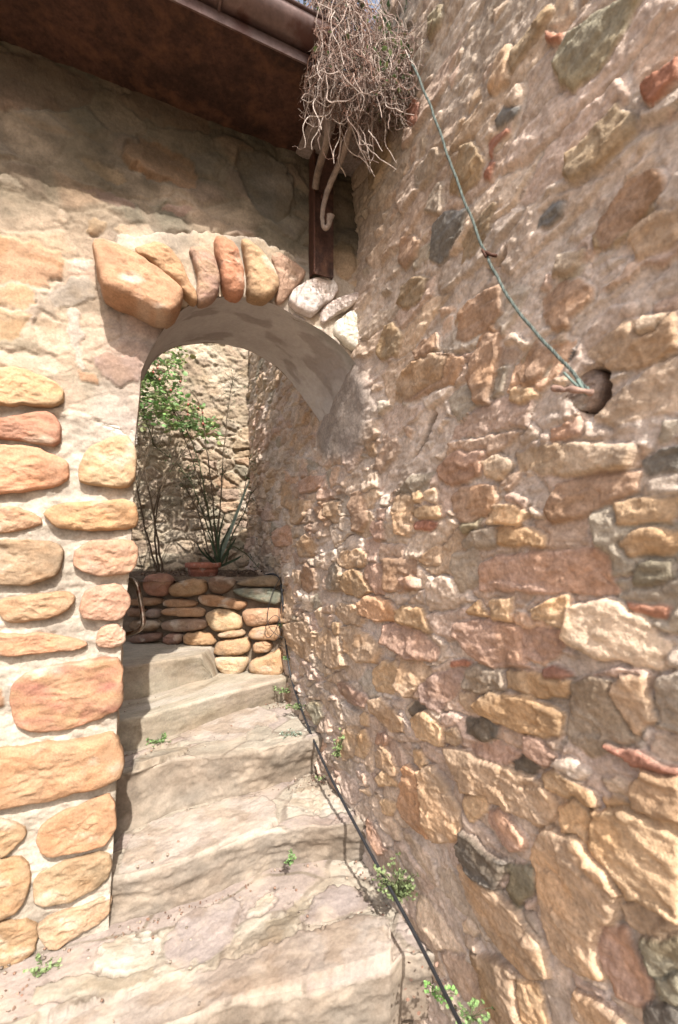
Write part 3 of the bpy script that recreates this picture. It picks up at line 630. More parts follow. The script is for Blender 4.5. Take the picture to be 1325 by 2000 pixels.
for i, (pts, pr, c1, c2, q) in enumerate(VS):
    q_ = np.array(T(*T5, pts)); hb_ = np.mean([hface(*(q_.mean(0) * .4 + p_ * .6)) for p_ in q_])
    ring_stone('arch_stone', T(*T5, pts), P0 + NF * (hb_ + (.004 if i < 5 else .0)), NF, pr * (.8 if i else 1) if i < 5 else pr * .8, c1, aw, 200 + i, q, col2=c2, label=VL.get(i), tilt=(0, -.25) if i == 0 else None)
PS = [([(-60,735),(0,725),(40,722),(100,745),(125,765),(120,790),(80,797),(20,790),(-60,790)], .05, (222,176,112)),
 ([(-60,830),(0,820),(60,808),(105,806),(117,840),(115,872),(80,872),(20,858),(-60,850)], .05, (196,122,86)),
 ([(-70,885),(0,870),(40,872),(100,885),(130,905),(132,945),(60,958),(0,968),(-70,960)], .05, (226,150,96)),
 ([(160,900),(185,868),(245,853),(258,870),(267,900),(264,950),(210,952),(160,945),(155,925)], .07, (222,180,120)),
 ([(-60,1000),(0,992),(50,993),(85,1020),(60,1030),(0,1042),(-60,1040)], .035, (220,162,112)),
 ([(88,1000),(120,985),(200,980),(255,975),(272,1010),(262,1033),(200,1036),(130,1035),(95,1015)], .07, (224,164,92)),
 ([(-50,1060),(0,1055),(90,1055),(125,1070),(122,1100),(100,1130),(50,1142),(0,1138),(-50,1130)], .05, (172,140,100)),
 ([(145,1080),(170,1058),(230,1052),(268,1060),(266,1100),(255,1122),(200,1125),(150,1112)], .055, (206,150,112)),
 ([(3,1170),(50,1162),(130,1152),(145,1170),(130,1195),(60,1215),(15,1215),(0,1195)], .045, (208,158,104)),
 ([(163,1160),(190,1142),(235,1138),(253,1160),(250,1195),(230,1212),(170,1208),(160,1190)], .05, (216,156,122)),
 ([(190,1230),(225,1214),(245,1230),(245,1255),(215,1264),(187,1260)], .04, (220,166,134)),
 ([(-60,1240),(0,1235),(100,1236),(165,1252),(165,1262),(130,1270),(0,1280),(-60,1275)], .04, (216,146,92)),
 ([(35,1320),(100,1300),(200,1285),(235,1290),(240,1360),(220,1390),(110,1425),(45,1425),(25,1380)], .05, (208,142,78)),
 ([(-80,1475),(0,1462),(90,1450),(180,1440),(225,1425),(238,1480),(228,1520),(130,1548),(0,1578),(-80,1590)], .06, (204,148,92)),
 ([(-50,1600),(0,1595),(45,1610),(50,1630),(20,1660),(0,1668),(-50,1660)], .04, (186,142,84)),
 ([(78,1620),(100,1592),(170,1565),(225,1545),(222,1640),(160,1655),(100,1668),(80,1650)], .04, (204,144,86)),
 ([(70,1710),(130,1680),(215,1655),(215,1700),(190,1730),(130,1755),(75,1765),(68,1740)], .04, (186,152,102)),
 ([(-60,1690),(0,1675),(55,1670),(60,1720),(40,1770),(0,1790),(-60,1800)], .04, (196,148,88)),
 ([(80,1795),(150,1770),(215,1745),(212,1790),(150,1822),(100,1850),(80,1830)], .03, (196,160,118)),
 ([(-60,1805),(0,1800),(70,1790),(75,1840),(50,1870),(0,1888),(-60,1890)], .04, (188,146,90))]
PL = {1: 'brick-red boulder in the pier', 3: 'square yellowish boulder on the jamb edge', 6: 'dull olive oval boulder in the pier', 12: 'big orange slab with a reddish lower edge', 13: 'longest mottled ochre boulder low in the pier'}
for i, (pts, pr, c1) in enumerate(PS):
    q_ = np.array(pts); hb_ = np.mean([hface(*(q_.mean(0) * .3 + p_ * .7)) for p_ in q_]); c1 = tuple(np.array(c1) * .78 + np.array([200, 164, 124]) * .22)
    ring_stone('pier_stone', pts, P0 + NF * hb_, NF, pr * .68, c1, aw, 300 + i, 5.5 if i % 3 else 8, label=PL.get(i), col2=(190, 110, 84) if i == 12 else None)
# split lath of whitewashed timber set in the pier
mb = MB(); L0 = hit(198, 820, P0, NF) - NF * .01; L1 = hit(268, 838, P0, NF) - NF * .01
for k in range(6):
    o_ = L0 + np.array([0, 0, -.011 * k]); mb.tube([o_, o_ * .5 + (L1 + np.array([0, 0, -.011 * k])) * .5 + NF * .003 * (k % 2), L1 + np.array([0, 0, -.011 * k])], [.007, .008, .006], lin((228, 216, 204)), 7)
mb.build('timber_lath', M_WOOD, aw)
# =================================================================== STAIRWAY
def iy(pts): 
    p = np.array(sorted(pts)); return lambda x: np.interp(x, p[:, 0], p[:, 1])
fl = lambda x: 1.5 + (x + 1.142) / 2.17
z = dict(zip(range(0, 6), (-1.62, -1.43, -1.25, -1.05, -.89, -.70)))
N1 = iy([(-1.9, .80), (-.475, 1.323), (-.33, 1.373), (-.066, 1.414), (.169, 1.476), (.22, 1.54), (.6, 1.56)])
B2 = iy([(-2.0, fl(-2.0) + .04), (-.911, fl(-.911) + .02), (-.702, 1.704), (-.549, 1.772), (-.411, 1.865), (-.3, 1.945), (-.1, 1.99), (.1, 2.01), (.4, 2.02)])
N2 = iy([(-.95, 1.66), (-.86, 1.665), (-.789, 1.675), (-.66, 1.725), (-.457, 1.846), (-.3, 1.925), (-.1, 1.97), (.1, 1.99), (.4, 2.0)])
B3 = iy([(-1.2, 1.78), (-.92, 1.898), (-.774, 2.044), (-.647, 2.12), (-.419, 2.215), (-.17, 2.417), (.1, 2.5)])
N3 = iy([(-1.7, 1.8), (-.948, 2.0), (-.853, 2.076), (-.793, 2.14), (-.588, 2.2), (-.372, 2.27), (-.173, 2.404), (.1, 2.5)])
B4 = iy([(-1.7, 2.0), (-1.036, 2.239), (-.903, 2.43), (-.65, 2.70), (-.483, 2.89), (-.3, 3.03)])
N4 = iy([(-1.7, 1.98), (-.994, 2.29), (-.857, 2.449), (-.598, 2.688), (-.446, 2.846), (-.3, 2.97)])
B5 = iy([(-1.7, 2.3), (-1.13, 2.565), (-1.033, 2.68), (-.963, 2.816), (-.84, 2.956), (-.8, 3.15), (-.2, 3.15)])
N5 = iy([(-1.7, 2.3), (-1.142, 2.57), (-1.032, 2.677), (-.867, 2.83), (-.843, 2.93), (-.8, 2.96)])
sw = empty('stairway', (-.4, 2.2, -1.7), 'worn stone and concrete steps climbing through the arch', 'steps')
T6 = (1.893, 200, 1200)
def flags(k, L): return [([tuple(hit(px, py, np.array([0, 0, z[k]]), np.array([0, 0, 1.]))[:2]) for px, py in T(*T6, pts)], c, h) for pts, c, h in L]
C.update(P=(176, 154, 146), Q=(190, 168, 150), W=(206, 192, 170), X=(178, 162, 136), Y=(194, 172, 154))
SFL = {1: flags(1, [([(240,1310),(230,1200),(300,1110),(480,1060),(520,1100),(480,1220),(400,1270),(300,1300)], 'P', .004), ([(720,1140),(790,1020),(930,1000),(1000,1060),(980,1100),(800,1145)], 'P', .005),
   ([(490,1220),(640,1120),(760,1040),(780,1060),(700,1180),(600,1270),(500,1280)], 'X', .003), ([(540,1080),(640,1010),(640,1050),(570,1130)], 'W', .003), ([(-20,1240),(130,1180),(210,1180),(210,1290),(60,1320),(-20,1330)], 'W', .004),
   ([(-200,1360),(60,1340),(200,1310),(210,1340),(-20,1400),(-300,1440)], 'X', .004),
   ([(-300,1500),(0,1405),(480,1290),(750,1200),(1040,1140),(1080,1270),(1060,1350),(700,1450),(300,1530),(-200,1650)], 'Y', .012)]),
  2: flags(2, [([(40,1000),(100,830),(200,770),(560,680),(680,740),(480,880),(250,970),(60,1080)], 'Y', .008), ([(700,640),(860,600),(900,700),(700,720)], 'W', .004)]),
  3: flags(3, [([(270,450),(350,400),(560,350),(640,370),(640,400),(480,460),(350,470)], 'Q', .005), ([(520,440),(600,410),(640,430),(560,470)], 'X', .004), ([(90,560),(200,480),(330,480),(300,520),(150,580)], 'X', .006)])}
def lay(X, Pm):      # split strata: each bed sticks out by its own amount and breaks off here and there
    q = Pm * 42 + 1.2 * fbm(X * 2, X * 0, 77, 2); b = np.floor(q); br_ = np.floor(X * 5 + 7 * hsh(b, b * 0, 5) + .6 * fbm(X * 9, b, 78, 2))
    return (hsh(b, br_, 6) - .5) * ss(0, .18, q - b) * ss(1, .85, q - b)
def step(k, N, B, Bn, x0, x1, base, rough, endfade=None, lump=0):
    xs = np.arange(x0, x1, .0055 if k > 1 else .0048)
    n1 = 34 if k > 1 else 30
    sV = []; par = []
    yb, yn, yt = B(xs), N(xs), Bn(xs) + .04
    r = .018 + .006 * fbm(xs * 6, xs * 0, k)
    depth = float(np.max(yt - yn)); n2 = int(depth / .0052)
    zb = z[k - 1] - .03; zt = np.full(xs.shape, z[k]) + .012 * fbm(xs * 2.5, xs * 0 + 3, 150 + k, 3)
    if endfade: zt = zt - (z[k] - z[k - 1]) * 1.15 * ss(endfade - .05, endfade + .02, xs)
    for i in range(n1):
        f = i / (n1 - 1); sV.append(np.stack([xs, yb + (yn - yb) * f, zb + (zt - r - zb) * f], 1)); par.append(f * .2)
    for i in range(1, 9):
        a = i / 8 * math.pi / 2; sV.append(np.stack([xs, yn + r * (1 - math.cos(a)), zt - r + r * math.sin(a)], 1)); par.append(.2 + .03 * i / 8)
    for i in range(1, n2):
        f = i / (n2 - 1); sV.append(np.stack([xs, yn + r + (yt - yn - r) * f, zt + 0 * xs], 1)); par.append(.23 + depth * f)
    V = np.array(sV); riser = np.zeros(V.shape[:2]); riser[:n1] = 1; riser[n1:n1 + 9] = np.linspace(1, 0, 9)[:, None]
    X, Pm = np.meshgrid(xs, np.array(par))
    K = np.broadcast_to(lin(base), V.shape).copy()
    a = ss(-.1, .4, fbm(X * 5, Pm * 9, 160 + k, 4))[..., None]; K = K * (1 - .6 * a) + lin(base) * np.array([.8, .76, .68]) * .6 * a
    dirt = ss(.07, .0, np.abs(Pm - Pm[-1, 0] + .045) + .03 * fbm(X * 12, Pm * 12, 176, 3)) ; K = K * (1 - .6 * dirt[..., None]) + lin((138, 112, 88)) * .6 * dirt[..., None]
    ck = np.abs(fbm(X * 3.3 + 5 * k, Pm * 3.3, 177 + k, 4, .55)); cr = ss(.012, .0, ck) * (1 - riser)
    a = ss(.05, .4, fbm(X * 4 + 7, Pm * 5, 170 + k, 4))[..., None]; K = K * (1 - .6 * a) + lin((216, 200, 180)) * .6 * a
    if k < 4:   # riser is split slate and rubble; darker and browner than the tread
        K = K * (1 - riser[..., None] * .72) + lin((164, 140, 114)) * (.85 + .5 * fbm(X * 10, Pm * 16, 280, 5, .6)[..., None]) * riser[..., None] * .72
    Ht = np.zeros(X.shape); 
    Ht -= .003 * cr; K = K * (1 - .2 * cr[..., None])
    if k < 4:      # flagstones: joints packed with grit, each slab seated a little differently
        wj = .06 * fbm(X * 4, Pm * 4, 260 + k, 3); e, ci, cj, lx, lz = voro((X + wj) * (2.9 if k < 3 else 3.6) + .3 * k, (Pm + wj) * (4.2 if k < 3 else 5.0), 264 + k, .8)
        fs = 1 - riser; jm = ss(.045, .015, e + .02 * fbm(X * 30, Pm * 30, 266, 3)) * fs
        Ht += fs * (.004 * (hsh(ci, cj, 2) - .5) + .016 * (hsh(ci, cj, 3) - .5) * lx + .014 * (hsh(ci, cj, 4) - .5) * lz) - .007 * jm
        tn = hsh(ci, cj, 5)[..., None]; tc = np.where(tn < .3, lin((188, 160, 150)), np.where(tn < .6, lin((196, 180, 152)), lin((212, 196, 172)))); fa = (.75 * fs * (1 - jm))[..., None]
        K = K * (1 - fa) + tc * fa; K = K * (1 - .65 * jm[..., None]) + lin((136, 112, 88)) * .65 * jm[..., None]
    if k in SFL:
        tr = riser == 0; Hh = np.zeros(tr.sum()); Kk = K[tr].copy()
        relief(V[..., 0][tr], V[..., 1][tr], SFL[k], Hh, Kk, warp=.016, edge=.008, joint=True); Ht[tr] = Hh; K[tr] = Kk
    if k in (1, 2):                       # loose rubble gutter along the wall
        gut = ss(.16, .05, WX(V[..., 1]) - V[..., 0] + (.0 if k == 1 else -.12)) * (1 - riser)
        e, ci, cj, lx, lz = voro(X * 24, Pm * 24, 30 + k); Ht += gut * (ss(.05, .3, e) * .012 * hsh(ci, cj, 9) - .02)
    up = (1 - riser); dz = Ht + (.0025 + .001 * rough) * fbm(X * 5, Pm * 5, 180 + k, 4) + .0016 * fbm(X * 60, Pm * 60, 181, 3)
    dy = riser * ((.010 * ss(.115, .15, Pm + .03 * fbm(X * 7, X * 0, 270 + k, 3)) - .012) * (k < 4) + rough * (.006 * fbm(X * 4, Pm * 6, 190 + k, 3, .5) + (.003 if k == 2 else .001) * lay(X, Pm) + .010 * fbm(X * 16, Pm * 30, 194, 5, .62)) + .004 * fbm(X * 30, Pm * 30, 192, 3))
    V[..., 2] += dz * (1 - .6 * riser) + lump * riser * 0; V[..., 1] -= dy
    if lump:                              # boulders showing in the step face
        bl = ss(.0, .35, fbm(X * 4.5, Pm * 7, 195, 3)) * ss(.0, .1, Pm) * ss(.5, .25, Pm); V[..., 2] += lump * bl * .5; V[..., 1] -= lump * bl
    gr_ = ss(.0, .5, fbm(X * 2.2, Pm * 3, 196 + k, 5, .6))[..., None]; gg_ = (K @ np.array([.3, .55, .15]))[..., None]; K = K * .8 + gg_ * .2 * np.array([1.08, 1., .88]); K = K * (.92 - .22 * gr_ * np.array([.8, 1., 1.15])) * (1 + .16 * fbm(X * 26, Pm * 34, 198, 4, .65)[..., None])
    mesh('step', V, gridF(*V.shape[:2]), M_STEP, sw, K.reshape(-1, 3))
step(1, N1, lambda x: N1(x) - .01, B2, -1.75, .55, (198, 180, 158), .8)
step(2, N2, B2, B3, -.93, .25, (202, 182, 160), .8)
step(3, N3, B3, B4, -1.35, -.0, (196, 178, 154), 1.1, lump=.02)
step(4, N4, B4, B5, -1.7, -.27, (200, 182, 150), .35)
step(5, N5, B5, lambda x: 3.3 + 0 * x, -1.7, -.80, (200, 182, 150), .3, endfade=-.83)
# =================================================================== PLANTER
PP = np.array([-.39, 3.04, 0.]); PD = np.array([-1.21, .11, 0.]); PD /= np.linalg.norm(PD); NP = np.array([-PD[1], PD[0], 0]); NP = NP if NP[1] < 0 else -NP
pw = empty('planter_wall', (-1.0, 3.1, -.8), 'low retaining wall of rounded stones at the head of the steps', 'low wall')
xs = np.arange(0, 1.5, .007); zs_ = np.arange(-.95, -.23, .007); Xp, Zp = np.meshgrid(xs, zs_)
Hp = -.012 + .012 * fbm(Xp * 14, Zp * 18, 201, 4)
Vp = PP + Xp[..., None] * PD + NP * Hp[..., None]; Vp[..., 2] = Zp
mesh('mortar', Vp, gridF(*Xp.shape), M_FACE, pw, lin((140, 118, 96)))
TP = (3.397, 230, 980)
AS = [([(180,560),(190,500),(250,475),(330,480),(385,520),(345,570),(340,620),(250,625),(200,600)], (166,112,86)), ([(345,580),(380,540),(480,510),(580,520),(600,570),(580,610),(480,625),(370,625)], (168,128,80)),
 ([(610,510),(680,490),(790,515),(770,570),(700,615),(620,590)], (120,90,66)), ([(790,550),(820,520),(1000,480),(1080,510),(1090,560),(950,562)], (128,108,80)), ([(780,570),(1090,570),(1090,685),(960,660),(780,610)], (116,122,104)),
 ([(530,620),(640,612),(800,650),(860,665),(830,715),(740,700),(580,690)], (176,126,76)), ([(310,655),(380,640),(500,650),(540,680),(480,697),(320,695)], (172,126,80)), ([(300,710),(440,690),(550,700),(585,725),(570,765),(440,755),(300,745)], (180,134,88)),
 ([(80,640),(200,630),(300,640),(300,680),(180,690),(80,680)], (150,112,76)), ([(200,715),(290,700),(290,760),(215,765)], (150,130,120)), ([(290,800),(400,775),(590,770),(600,830),(500,855),(320,855)], (160,128,104)),
 ([(90,790),(200,775),(290,790),(280,850),(100,855)], (140,112,82)), ([(100,880),(290,860),(300,910),(180,935),(90,930)], (140,104,86)), ([(310,880),(430,860),(440,940),(320,945)], (150,106,86)),
 ([(445,865),(560,860),(620,870),(655,920),(640,945),(460,948)], (206,156,96)), ([(595,760),(620,720),(740,700),(800,740),(830,800),(820,840),(680,860),(620,830)], (214,176,122)),
 ([(835,735),(860,710),(1060,700),(1088,740),(1085,790),(1000,805),(880,825),(850,790)], (214,158,108)), ([(670,870),(740,850),(840,845),(855,880),(780,895),(680,895)], (204,164,118)),
 ([(875,870),(920,820),(1060,805),(1088,850),(1080,910),(960,915),(885,900)], (206,158,108)), ([(650,970),(690,910),(850,895),(888,940),(870,1000),(760,1012),(650,1005)], (202,158,106)),
 ([(905,930),(980,915),(1030,940),(1020,985),(960,998),(905,985)], (210,160,106)), ([(640,1030),(720,1015),(860,1018),(865,1080),(820,1140),(740,1150),(680,1110)], (222,188,142)),
 ([(880,1080),(900,1040),(1010,1010),(1090,960),(1105,1080),(1095,1140),(1020,1155),(890,1130)], (214,168,112)), ([(80,700),(190,700),(190,755),(90,760)], (150,112,84))]
for i, (pts, c1) in enumerate(AS):
    ring_stone('wall_stone', T(*TP, pts), PP + NP * .0, NP, .07 if i >= 14 else .06, tuple(min(255, v * (1.12 if i < 14 else 1.04)) for v in c1), pw, 400 + i, 3.4, ns=48, nr=14, rough=.007)
# soil bed behind it
xs = np.arange(-2.4, -.2, .02); yy = np.arange(3.05, 4.2, .02); Xs, Ys = np.meshgrid(xs, yy)
Zs = -.27 + .02 * fbm(Xs * 8, Ys * 8, 211, 4) + .03 * ss(3.3, 3.7, Ys)
tag(mesh('soil', np.stack([Xs, Ys, Zs], -1), gridF(*Xs.shape), M_SOIL), kind='structure')
# =================================================================== COURTYARD BACK WALL
BP = np.array([-.74, 3.93, 0.]); BD = np.array([-1, -.1, 0.]); BD /= np.linalg.norm(BD); NB = np.array([.1, -1, 0.]); NB /= np.linalg.norm(NB)
xs = np.arange(-.05, 1.9, .008); zs_ = np.arange(-.4, 2.15, .008); Xb, Zb = np.meshgrid(xs, zs_)
Hb = .02 * fbm(Xb * 3, Zb * 3, 221, 3) + .022 * fbm(Xb * 14, Zb * 18, 222, 5, .6) + .0045 * fbm(Xb * 60, Zb * 60, 223, 2)
Kb2 = np.broadcast_to(lin((210, 188, 156)) * .95, Xb.shape + (3,)).copy()
a = ss(-.1, .4, fbm(Xb * 4, Zb * 4, 224, 4))[..., None]; Kb2 = Kb2 * (1 - a) + lin((170, 146, 112)) * a
st = .35 + .65 * ss(1.25, 1.0, Zb + .2 * fbm(Xb * 5, Zb * 5, 225)) * (.35 + .65 * ss(.75, .4, Xb + .2 * fbm(Xb * 5, Zb * 5, 229)))
e, ci, cj, lx, lz = voro((Xb + .03 * fbm(Xb * 9, Zb * 9, 226)) * 6.5, (Zb + .03 * fbm(Xb * 9, Zb * 9, 227)) * 11, 25)
ed = ss(.04, .16, e); Hb += st * (ed * (.006 + .026 * hsh(ci, cj, 6)) - .004)
cc = pal[(hsh(ci, cj, 7) * 9973).astype(int) % len(pal)]; a = (st * ss(.04, .08, e))[..., None] * .6; Kb2 = Kb2 * (1 - a) + cc * a
e, ci, cj, lx, lz = voro(Xb * 55, Zb * 55, 27); peb = (1 - st) * ss(.12, .4, e) * (hsh(ci, cj, 1) > .5); Hb += .006 * peb
Vb = BP + Xb[..., None] * BD + NB * Hb[..., None]; Vb[..., 2] = Zb
bw = empty('courtyard_wall', (-1.4, 3.9, -.4), 'sunlit rough rubble wall closing the view behind the arch', 'stone wall')
mesh('wall_face', Vb, gridF(*Xb.shape, flip=False), M_WALL, bw, Kb2.reshape(-1, 3))
mb = MB(); mb.box(BP - NB * .10 + np.array([0.3, 0, -.6]), BD * 2.2, -NB * .4, (0, 0, 2.72), lin((190, 160, 130))); mb.build('wall_core', M_WALL, bw, smooth=False)

# =================================================================== STEEL CANOPY, POST, GUTTER
ZC = 1.69; PF = .363
fp = lambda t, p, zq: P0 + U * t + NF * p + np.array([0, 0, zq])
tR = 1.42
cn = empty('steel_canopy', tuple(fp(.4, .2, ZC)), 'rusty brown sheet steel canopy jutting over the arch between both walls', 'canopy')
def sheet(t0, t1, p0, p1, zq, th, nt, np_, seed, amp=.004):
    tt = np.linspace(t0, t1, nt); pq = np.linspace(p0, p1, np_); TT, PQ = np.meshgrid(tt, pq)
    zq_ = zq + amp * fbm(TT * 3, PQ * 5, seed, 3); lo = P0 + TT[..., None] * U + PQ[..., None] * NF; lo[..., 2] = zq_
    hi = lo.copy(); hi[..., 2] += th; V = np.concatenate([lo.reshape(-1, 3), hi.reshape(-1, 3)]); q = gridF(np_, nt); nv = nt * np_
    Fl = [tuple(f) for f in q] + [tuple(int(i) + nv for i in f[::-1]) for f in q]
    bd = list(range(nt)) + [i * nt + nt - 1 for i in range(1, np_)] + [(np_ - 1) * nt + i for i in range(nt - 2, -1, -1)] + [i * nt for i in range(np_ - 2, 0, -1)]
    for i in range(len(bd)):
        a, b = bd[i], bd[(i + 1) % len(bd)]; Fl.append((a, b, b + nv, a + nv))
    return V, Fl
tq = 1.045
V_, F_ = sheet(-1.3, tq, -.02, PF, ZC, .012, 120, 20, 301); mesh('soffit_sheet', V_, F_, M_RUST, cn, smooth=False)
V_, F_ = sheet(tq + .002, tR, -.02, PF - .02, ZC - .004, .012, 30, 20, 302); o = mesh('soffit_sheet', V_, F_, M_PATINA, cn, smooth=False); o['label'] = 'pale rust-speckled end sheet of the soffit'
mb = MB(); mb.box(fp(-1.3, PF + .001, ZC - .006), U * 2.45, NF * .006, (0, 0, .036)); mb.build('front_flange', M_GUTTER, cn, smooth=False)
mb = MB(); mb.box(fp(-1.3, -.02, ZC + .2), U * 2.35, NF * .33, (0, 0, .03), (.1, .08, .06)); mb.build('eave_board', M_RUST, cn, smooth=False)
gt = empty('rain_gutter', tuple(fp(.4, PF + .03, ZC + .07)), 'purplish brown half-round metal rain gutter along the canopy edge', 'gutter')
mb = MB(); r = .058; tl = np.linspace(-1.3, 1.04, 60); an = np.linspace(math.pi * 1.0, math.pi * 2.0, 20); gp, gz = PF + .022, ZC + .092
Vg = []
for rr_ in (r, r - .004):
    for t_ in tl:
        for a_ in an: Vg.append(fp(t_, gp + rr_ * math.cos(a_), gz + rr_ * math.sin(a_)))
na = len(an); q = gridF(len(tl), na); nv = len(tl) * na
mb.add(Vg, [tuple(f) for f in q] + [tuple(int(i) + nv for i in f[::-1]) for f in q] + [(i * na + j, (i + 1) * na + j, (i + 1) * na + j + nv, i * na + j + nv) for i in range(len(tl) - 1) for j in (0, na - 1)])
mb.build('trough', M_GUTTER, gt)
mb = MB(); mb.tube([fp(-1.3, gp + r, gz), fp(1.04, gp + r, gz)], .007, k=8); mb.build('rolled_lip', M_GUTTER, gt)
for tb_ in (-.55, .66):
    mb = MB(); pts = [fp(tb_, gp + (r + .004) * math.cos(a_), gz + (r + .004) * math.sin(a_)) for a_ in an]; mb.tube(pts, .0065, k=6); mb.build('bracket', M_GUTTER, gt)
# post: channel section standing on the arch, kneed forward under the sheet
def ft(px): return face_uv(px, 400)[0]
po = empty('steel_post', tuple(fp(ft(622), .05, 1.18)), 'short rusty steel post standing on the arch stones under the canopy', 'post')
t0, t1 = ft(606), ft(641)
zb = 1.165
mb = MB(); mb.box(fp(t0, .04, zb), U * (t1 - t0), NF * .007, (0, 0, ZC - zb)); mb.build('web', M_RUST, po, smooth=False)
mb = MB(); mb.box(fp(t0 - .007, .0, zb - .002), U * .007, NF * .062, (0, 0, ZC - zb)); mb.build('flange', M_IRON, po, smooth=False)
mb = MB(); mb.box(fp(t1, .0, zb + .004), U * .006, NF * .047, (0, 0, ZC - zb - .006)); mb.build('flange', M_RUST, po, smooth=False)
mb = MB(); b0 = fp(t0 + .002, .05, 1.52); b1 = fp(t0 + .03, .235, ZC - .006); mb.add([b0, b0 + U * .055, b1 + U * .055, b1, b0 + [0, 0, .012], b0 + U * .055 + [0, 0, .012], b1 + U * .055 + NF * -.012, b1 + NF * -.012], [(0, 3, 2, 1), (4, 5, 6, 7), (0, 1, 5, 4), (1, 2, 6, 5), (2, 3, 7, 6), (3, 0, 4, 7)]); mb.build('brace', M_RUST, po, smooth=False)
mb = MB(); bx_ = fp((t0 + t1) / 2, .048, 1.5); mb.tube([bx_, bx_ + NF * .012], .016, k=8); mb.build('bolt', M_IRON, po)

# =================================================================== VINE
def vine(P, name, label, cat, strands, parent=None): ...
vt = empty('dry_vine', tuple(fp(1.2, PF, 1.7)), 'grey tangle of dry leafless vine hanging over the canopy end', 'vine')
VC = [lin(c_) * 1.35 for c_ in ((178, 152, 138), (158, 128, 114), (200, 178, 164), (140, 106, 90), (160, 112, 90))]
mb = MB(); rv = random.Random(5)
tv0, tv1 = .965, 1.50
for k in range(2300):
    t_ = rv.uniform(tv0, tv1); p_ = PF + rv.uniform(-.05, .08); z_ = rv.uniform(1.66, 1.90 if t_ > 1.2 else 2.08)
    # right end is shorter, the left end hangs lower
    f = (t_ - tv0) / (tv1 - tv0); lowz = 1.555 + .12 * f + .05 * math.sin(t_ * 60) * math.sin(t_ * 23) + rv.random() ** 3 * .1
    if rv.random() < .07: lowz -= rv.uniform(.05, .14) if f < .5 else 0
    n = rv.randint(9, 16); pts = []; x = np.array(fp(t_, p_, z_)); d = np.array([rv.gauss(0, .6), rv.gauss(0, .4), rv.gauss(0, .6)]); curl = rv.uniform(.4, 1.1)
    for i in range(n):
        pts.append(x.copy()); d = d * .72 + np.array([rv.gauss(0, curl), rv.gauss(0, curl * .7), rv.gauss(-.45 if x[2] > lowz else .9, curl * .8)]) * .55
        l = np.linalg.norm(d); x = x + d / max(l, .5) * .021 * np.array([1, 1, 1.15])
    P = chaikin(pts, 1, False); keep = [q for q in P if np.dot(q - P0, U) > tv0 - .01 and np.dot(q - P0, NF) > .04 and (q[0] < WX(q[1]) - .01)]
    if len(keep) > 4 and all(np.linalg.norm(np.diff(np.array(keep), axis=0), axis=1) < .04):
        r0 = rv.choice((.0008, .0010, .0013, .0020)); mb.tube(keep, np.linspace(r0 * 1.15, r0 * .5, len(keep)), VC[rv.randrange(5)], 4, False)
mb.build('twig_tangle', M_TWIG, vt)
mb = MB()
for k in range(34):                       # longer strands that hang free in loops
    t_ = rv.uniform(tv0 + .0, tv0 + .3) if k < 20 else rv.uniform(tv0, tv1 - .03); x = np.array(fp(t_, PF + rv.uniform(-.04, .07), rv.uniform(1.6, 1.75))); pts = []
    n = rv.randint(12, 22); d = np.array([0, 0, -1.])
    for i in range(n):
        pts.append(x.copy()); d = d * .8 + np.array([rv.gauss(.04, .26), rv.gauss(0, .2), rv.gauss(-.16, .25)]); x = x + d / np.linalg.norm(d) * .019
        if x[0] > WX(x[1]) - .02 or np.dot(x - P0, U) < tv0 - .02: break
        if x[2] < 1.40 + .1 * (t_ - tv0): break
    if len(pts) > 4: mb.tube(chaikin(pts, 2, False), np.linspace(.0026, .0012, len(chaikin(pts, 2, False))), VC[rv.choice((0, 2, 2, 1))], 5, False)
mb.build('hanging_strand', M_TWIG, vt)
# green shoots in the tangle and standing above it
def leafcard(mb, c, size, rr, col, droop=.3, up=None):
    d = np.array([rr.gauss(0, 1), rr.gauss(0, 1), rr.gauss(.1, .7)]) if up is None else np.array(up, float); d /= np.linalg.norm(d)
    s = np.cross(d, [rr.gauss(0, 1), rr.gauss(0, 1), 1.2]); s /= np.linalg.norm(s); n = np.cross(s, d)
    L, Wd = size, size * rr.uniform(.3, .42)
    V = [c, c + d * L * .3 + s * Wd - n * Wd * .25, c + d * L * .7 + s * Wd * .8 - n * Wd * .25 - n * L * .05 * droop, c + d * L - n * L * .2 * droop, c + d * L * .7 - s * Wd * .8 - n * Wd * .25 - n * L * .05 * droop, c + d * L * .3 - s * Wd - n * Wd * .25, c + d * L * .35, c + d * L * .7]
    mb.add(V, [(0, 1, 6), (1, 2, 7, 6), (2, 3, 7), (0, 6, 5), (6, 7, 4, 5), (7, 3, 4)], col)
mb = MB()
for k in range(520):
    t_ = rv.uniform(1.2, 1.5) if k % 4 else rv.uniform(tv0, tv1); c = fp(t_, PF + rv.uniform(-.02, .12), rv.uniform(1.62, 1.86))
    if c[0] < WX(c[1]) - .005: leafcard(mb, c, rv.uniform(.010, .022), rv, lin((rv.randint(90, 140), rv.randint(120, 160), rv.randint(50, 80))))
mb.build('leaves', M_LEAF, vt)
mb = MB()
for k in range(44):
    t_ = rv.uniform(.98, 1.5); b = fp(t_, PF + rv.uniform(-.16, .05), 1.74); h = rv.uniform(.12, .34); lean = U * rv.gauss(0, .05) + NF * rv.gauss(0, .05)
    P = [b, b + lean * .5 + [0, 0, h * .5], b + lean * 1.3 + [0, 0, h]]; P = chaikin(P, 2, False); mb.tube(P, np.linspace(.0022, .001, len(P)), lin((110, 104, 72)), 4, False)
    for j in range(26):
        q = P[rv.randrange(2, len(P))] + np.array([0, 0, rv.uniform(-.01, .01)]); leafcard(mb, q, rv.uniform(.012, .02), rv, lin((rv.randint(84, 124), rv.randint(104, 136), rv.randint(56, 84))), up=(rv.gauss(0, .6), rv.gauss(0, .6), 1))
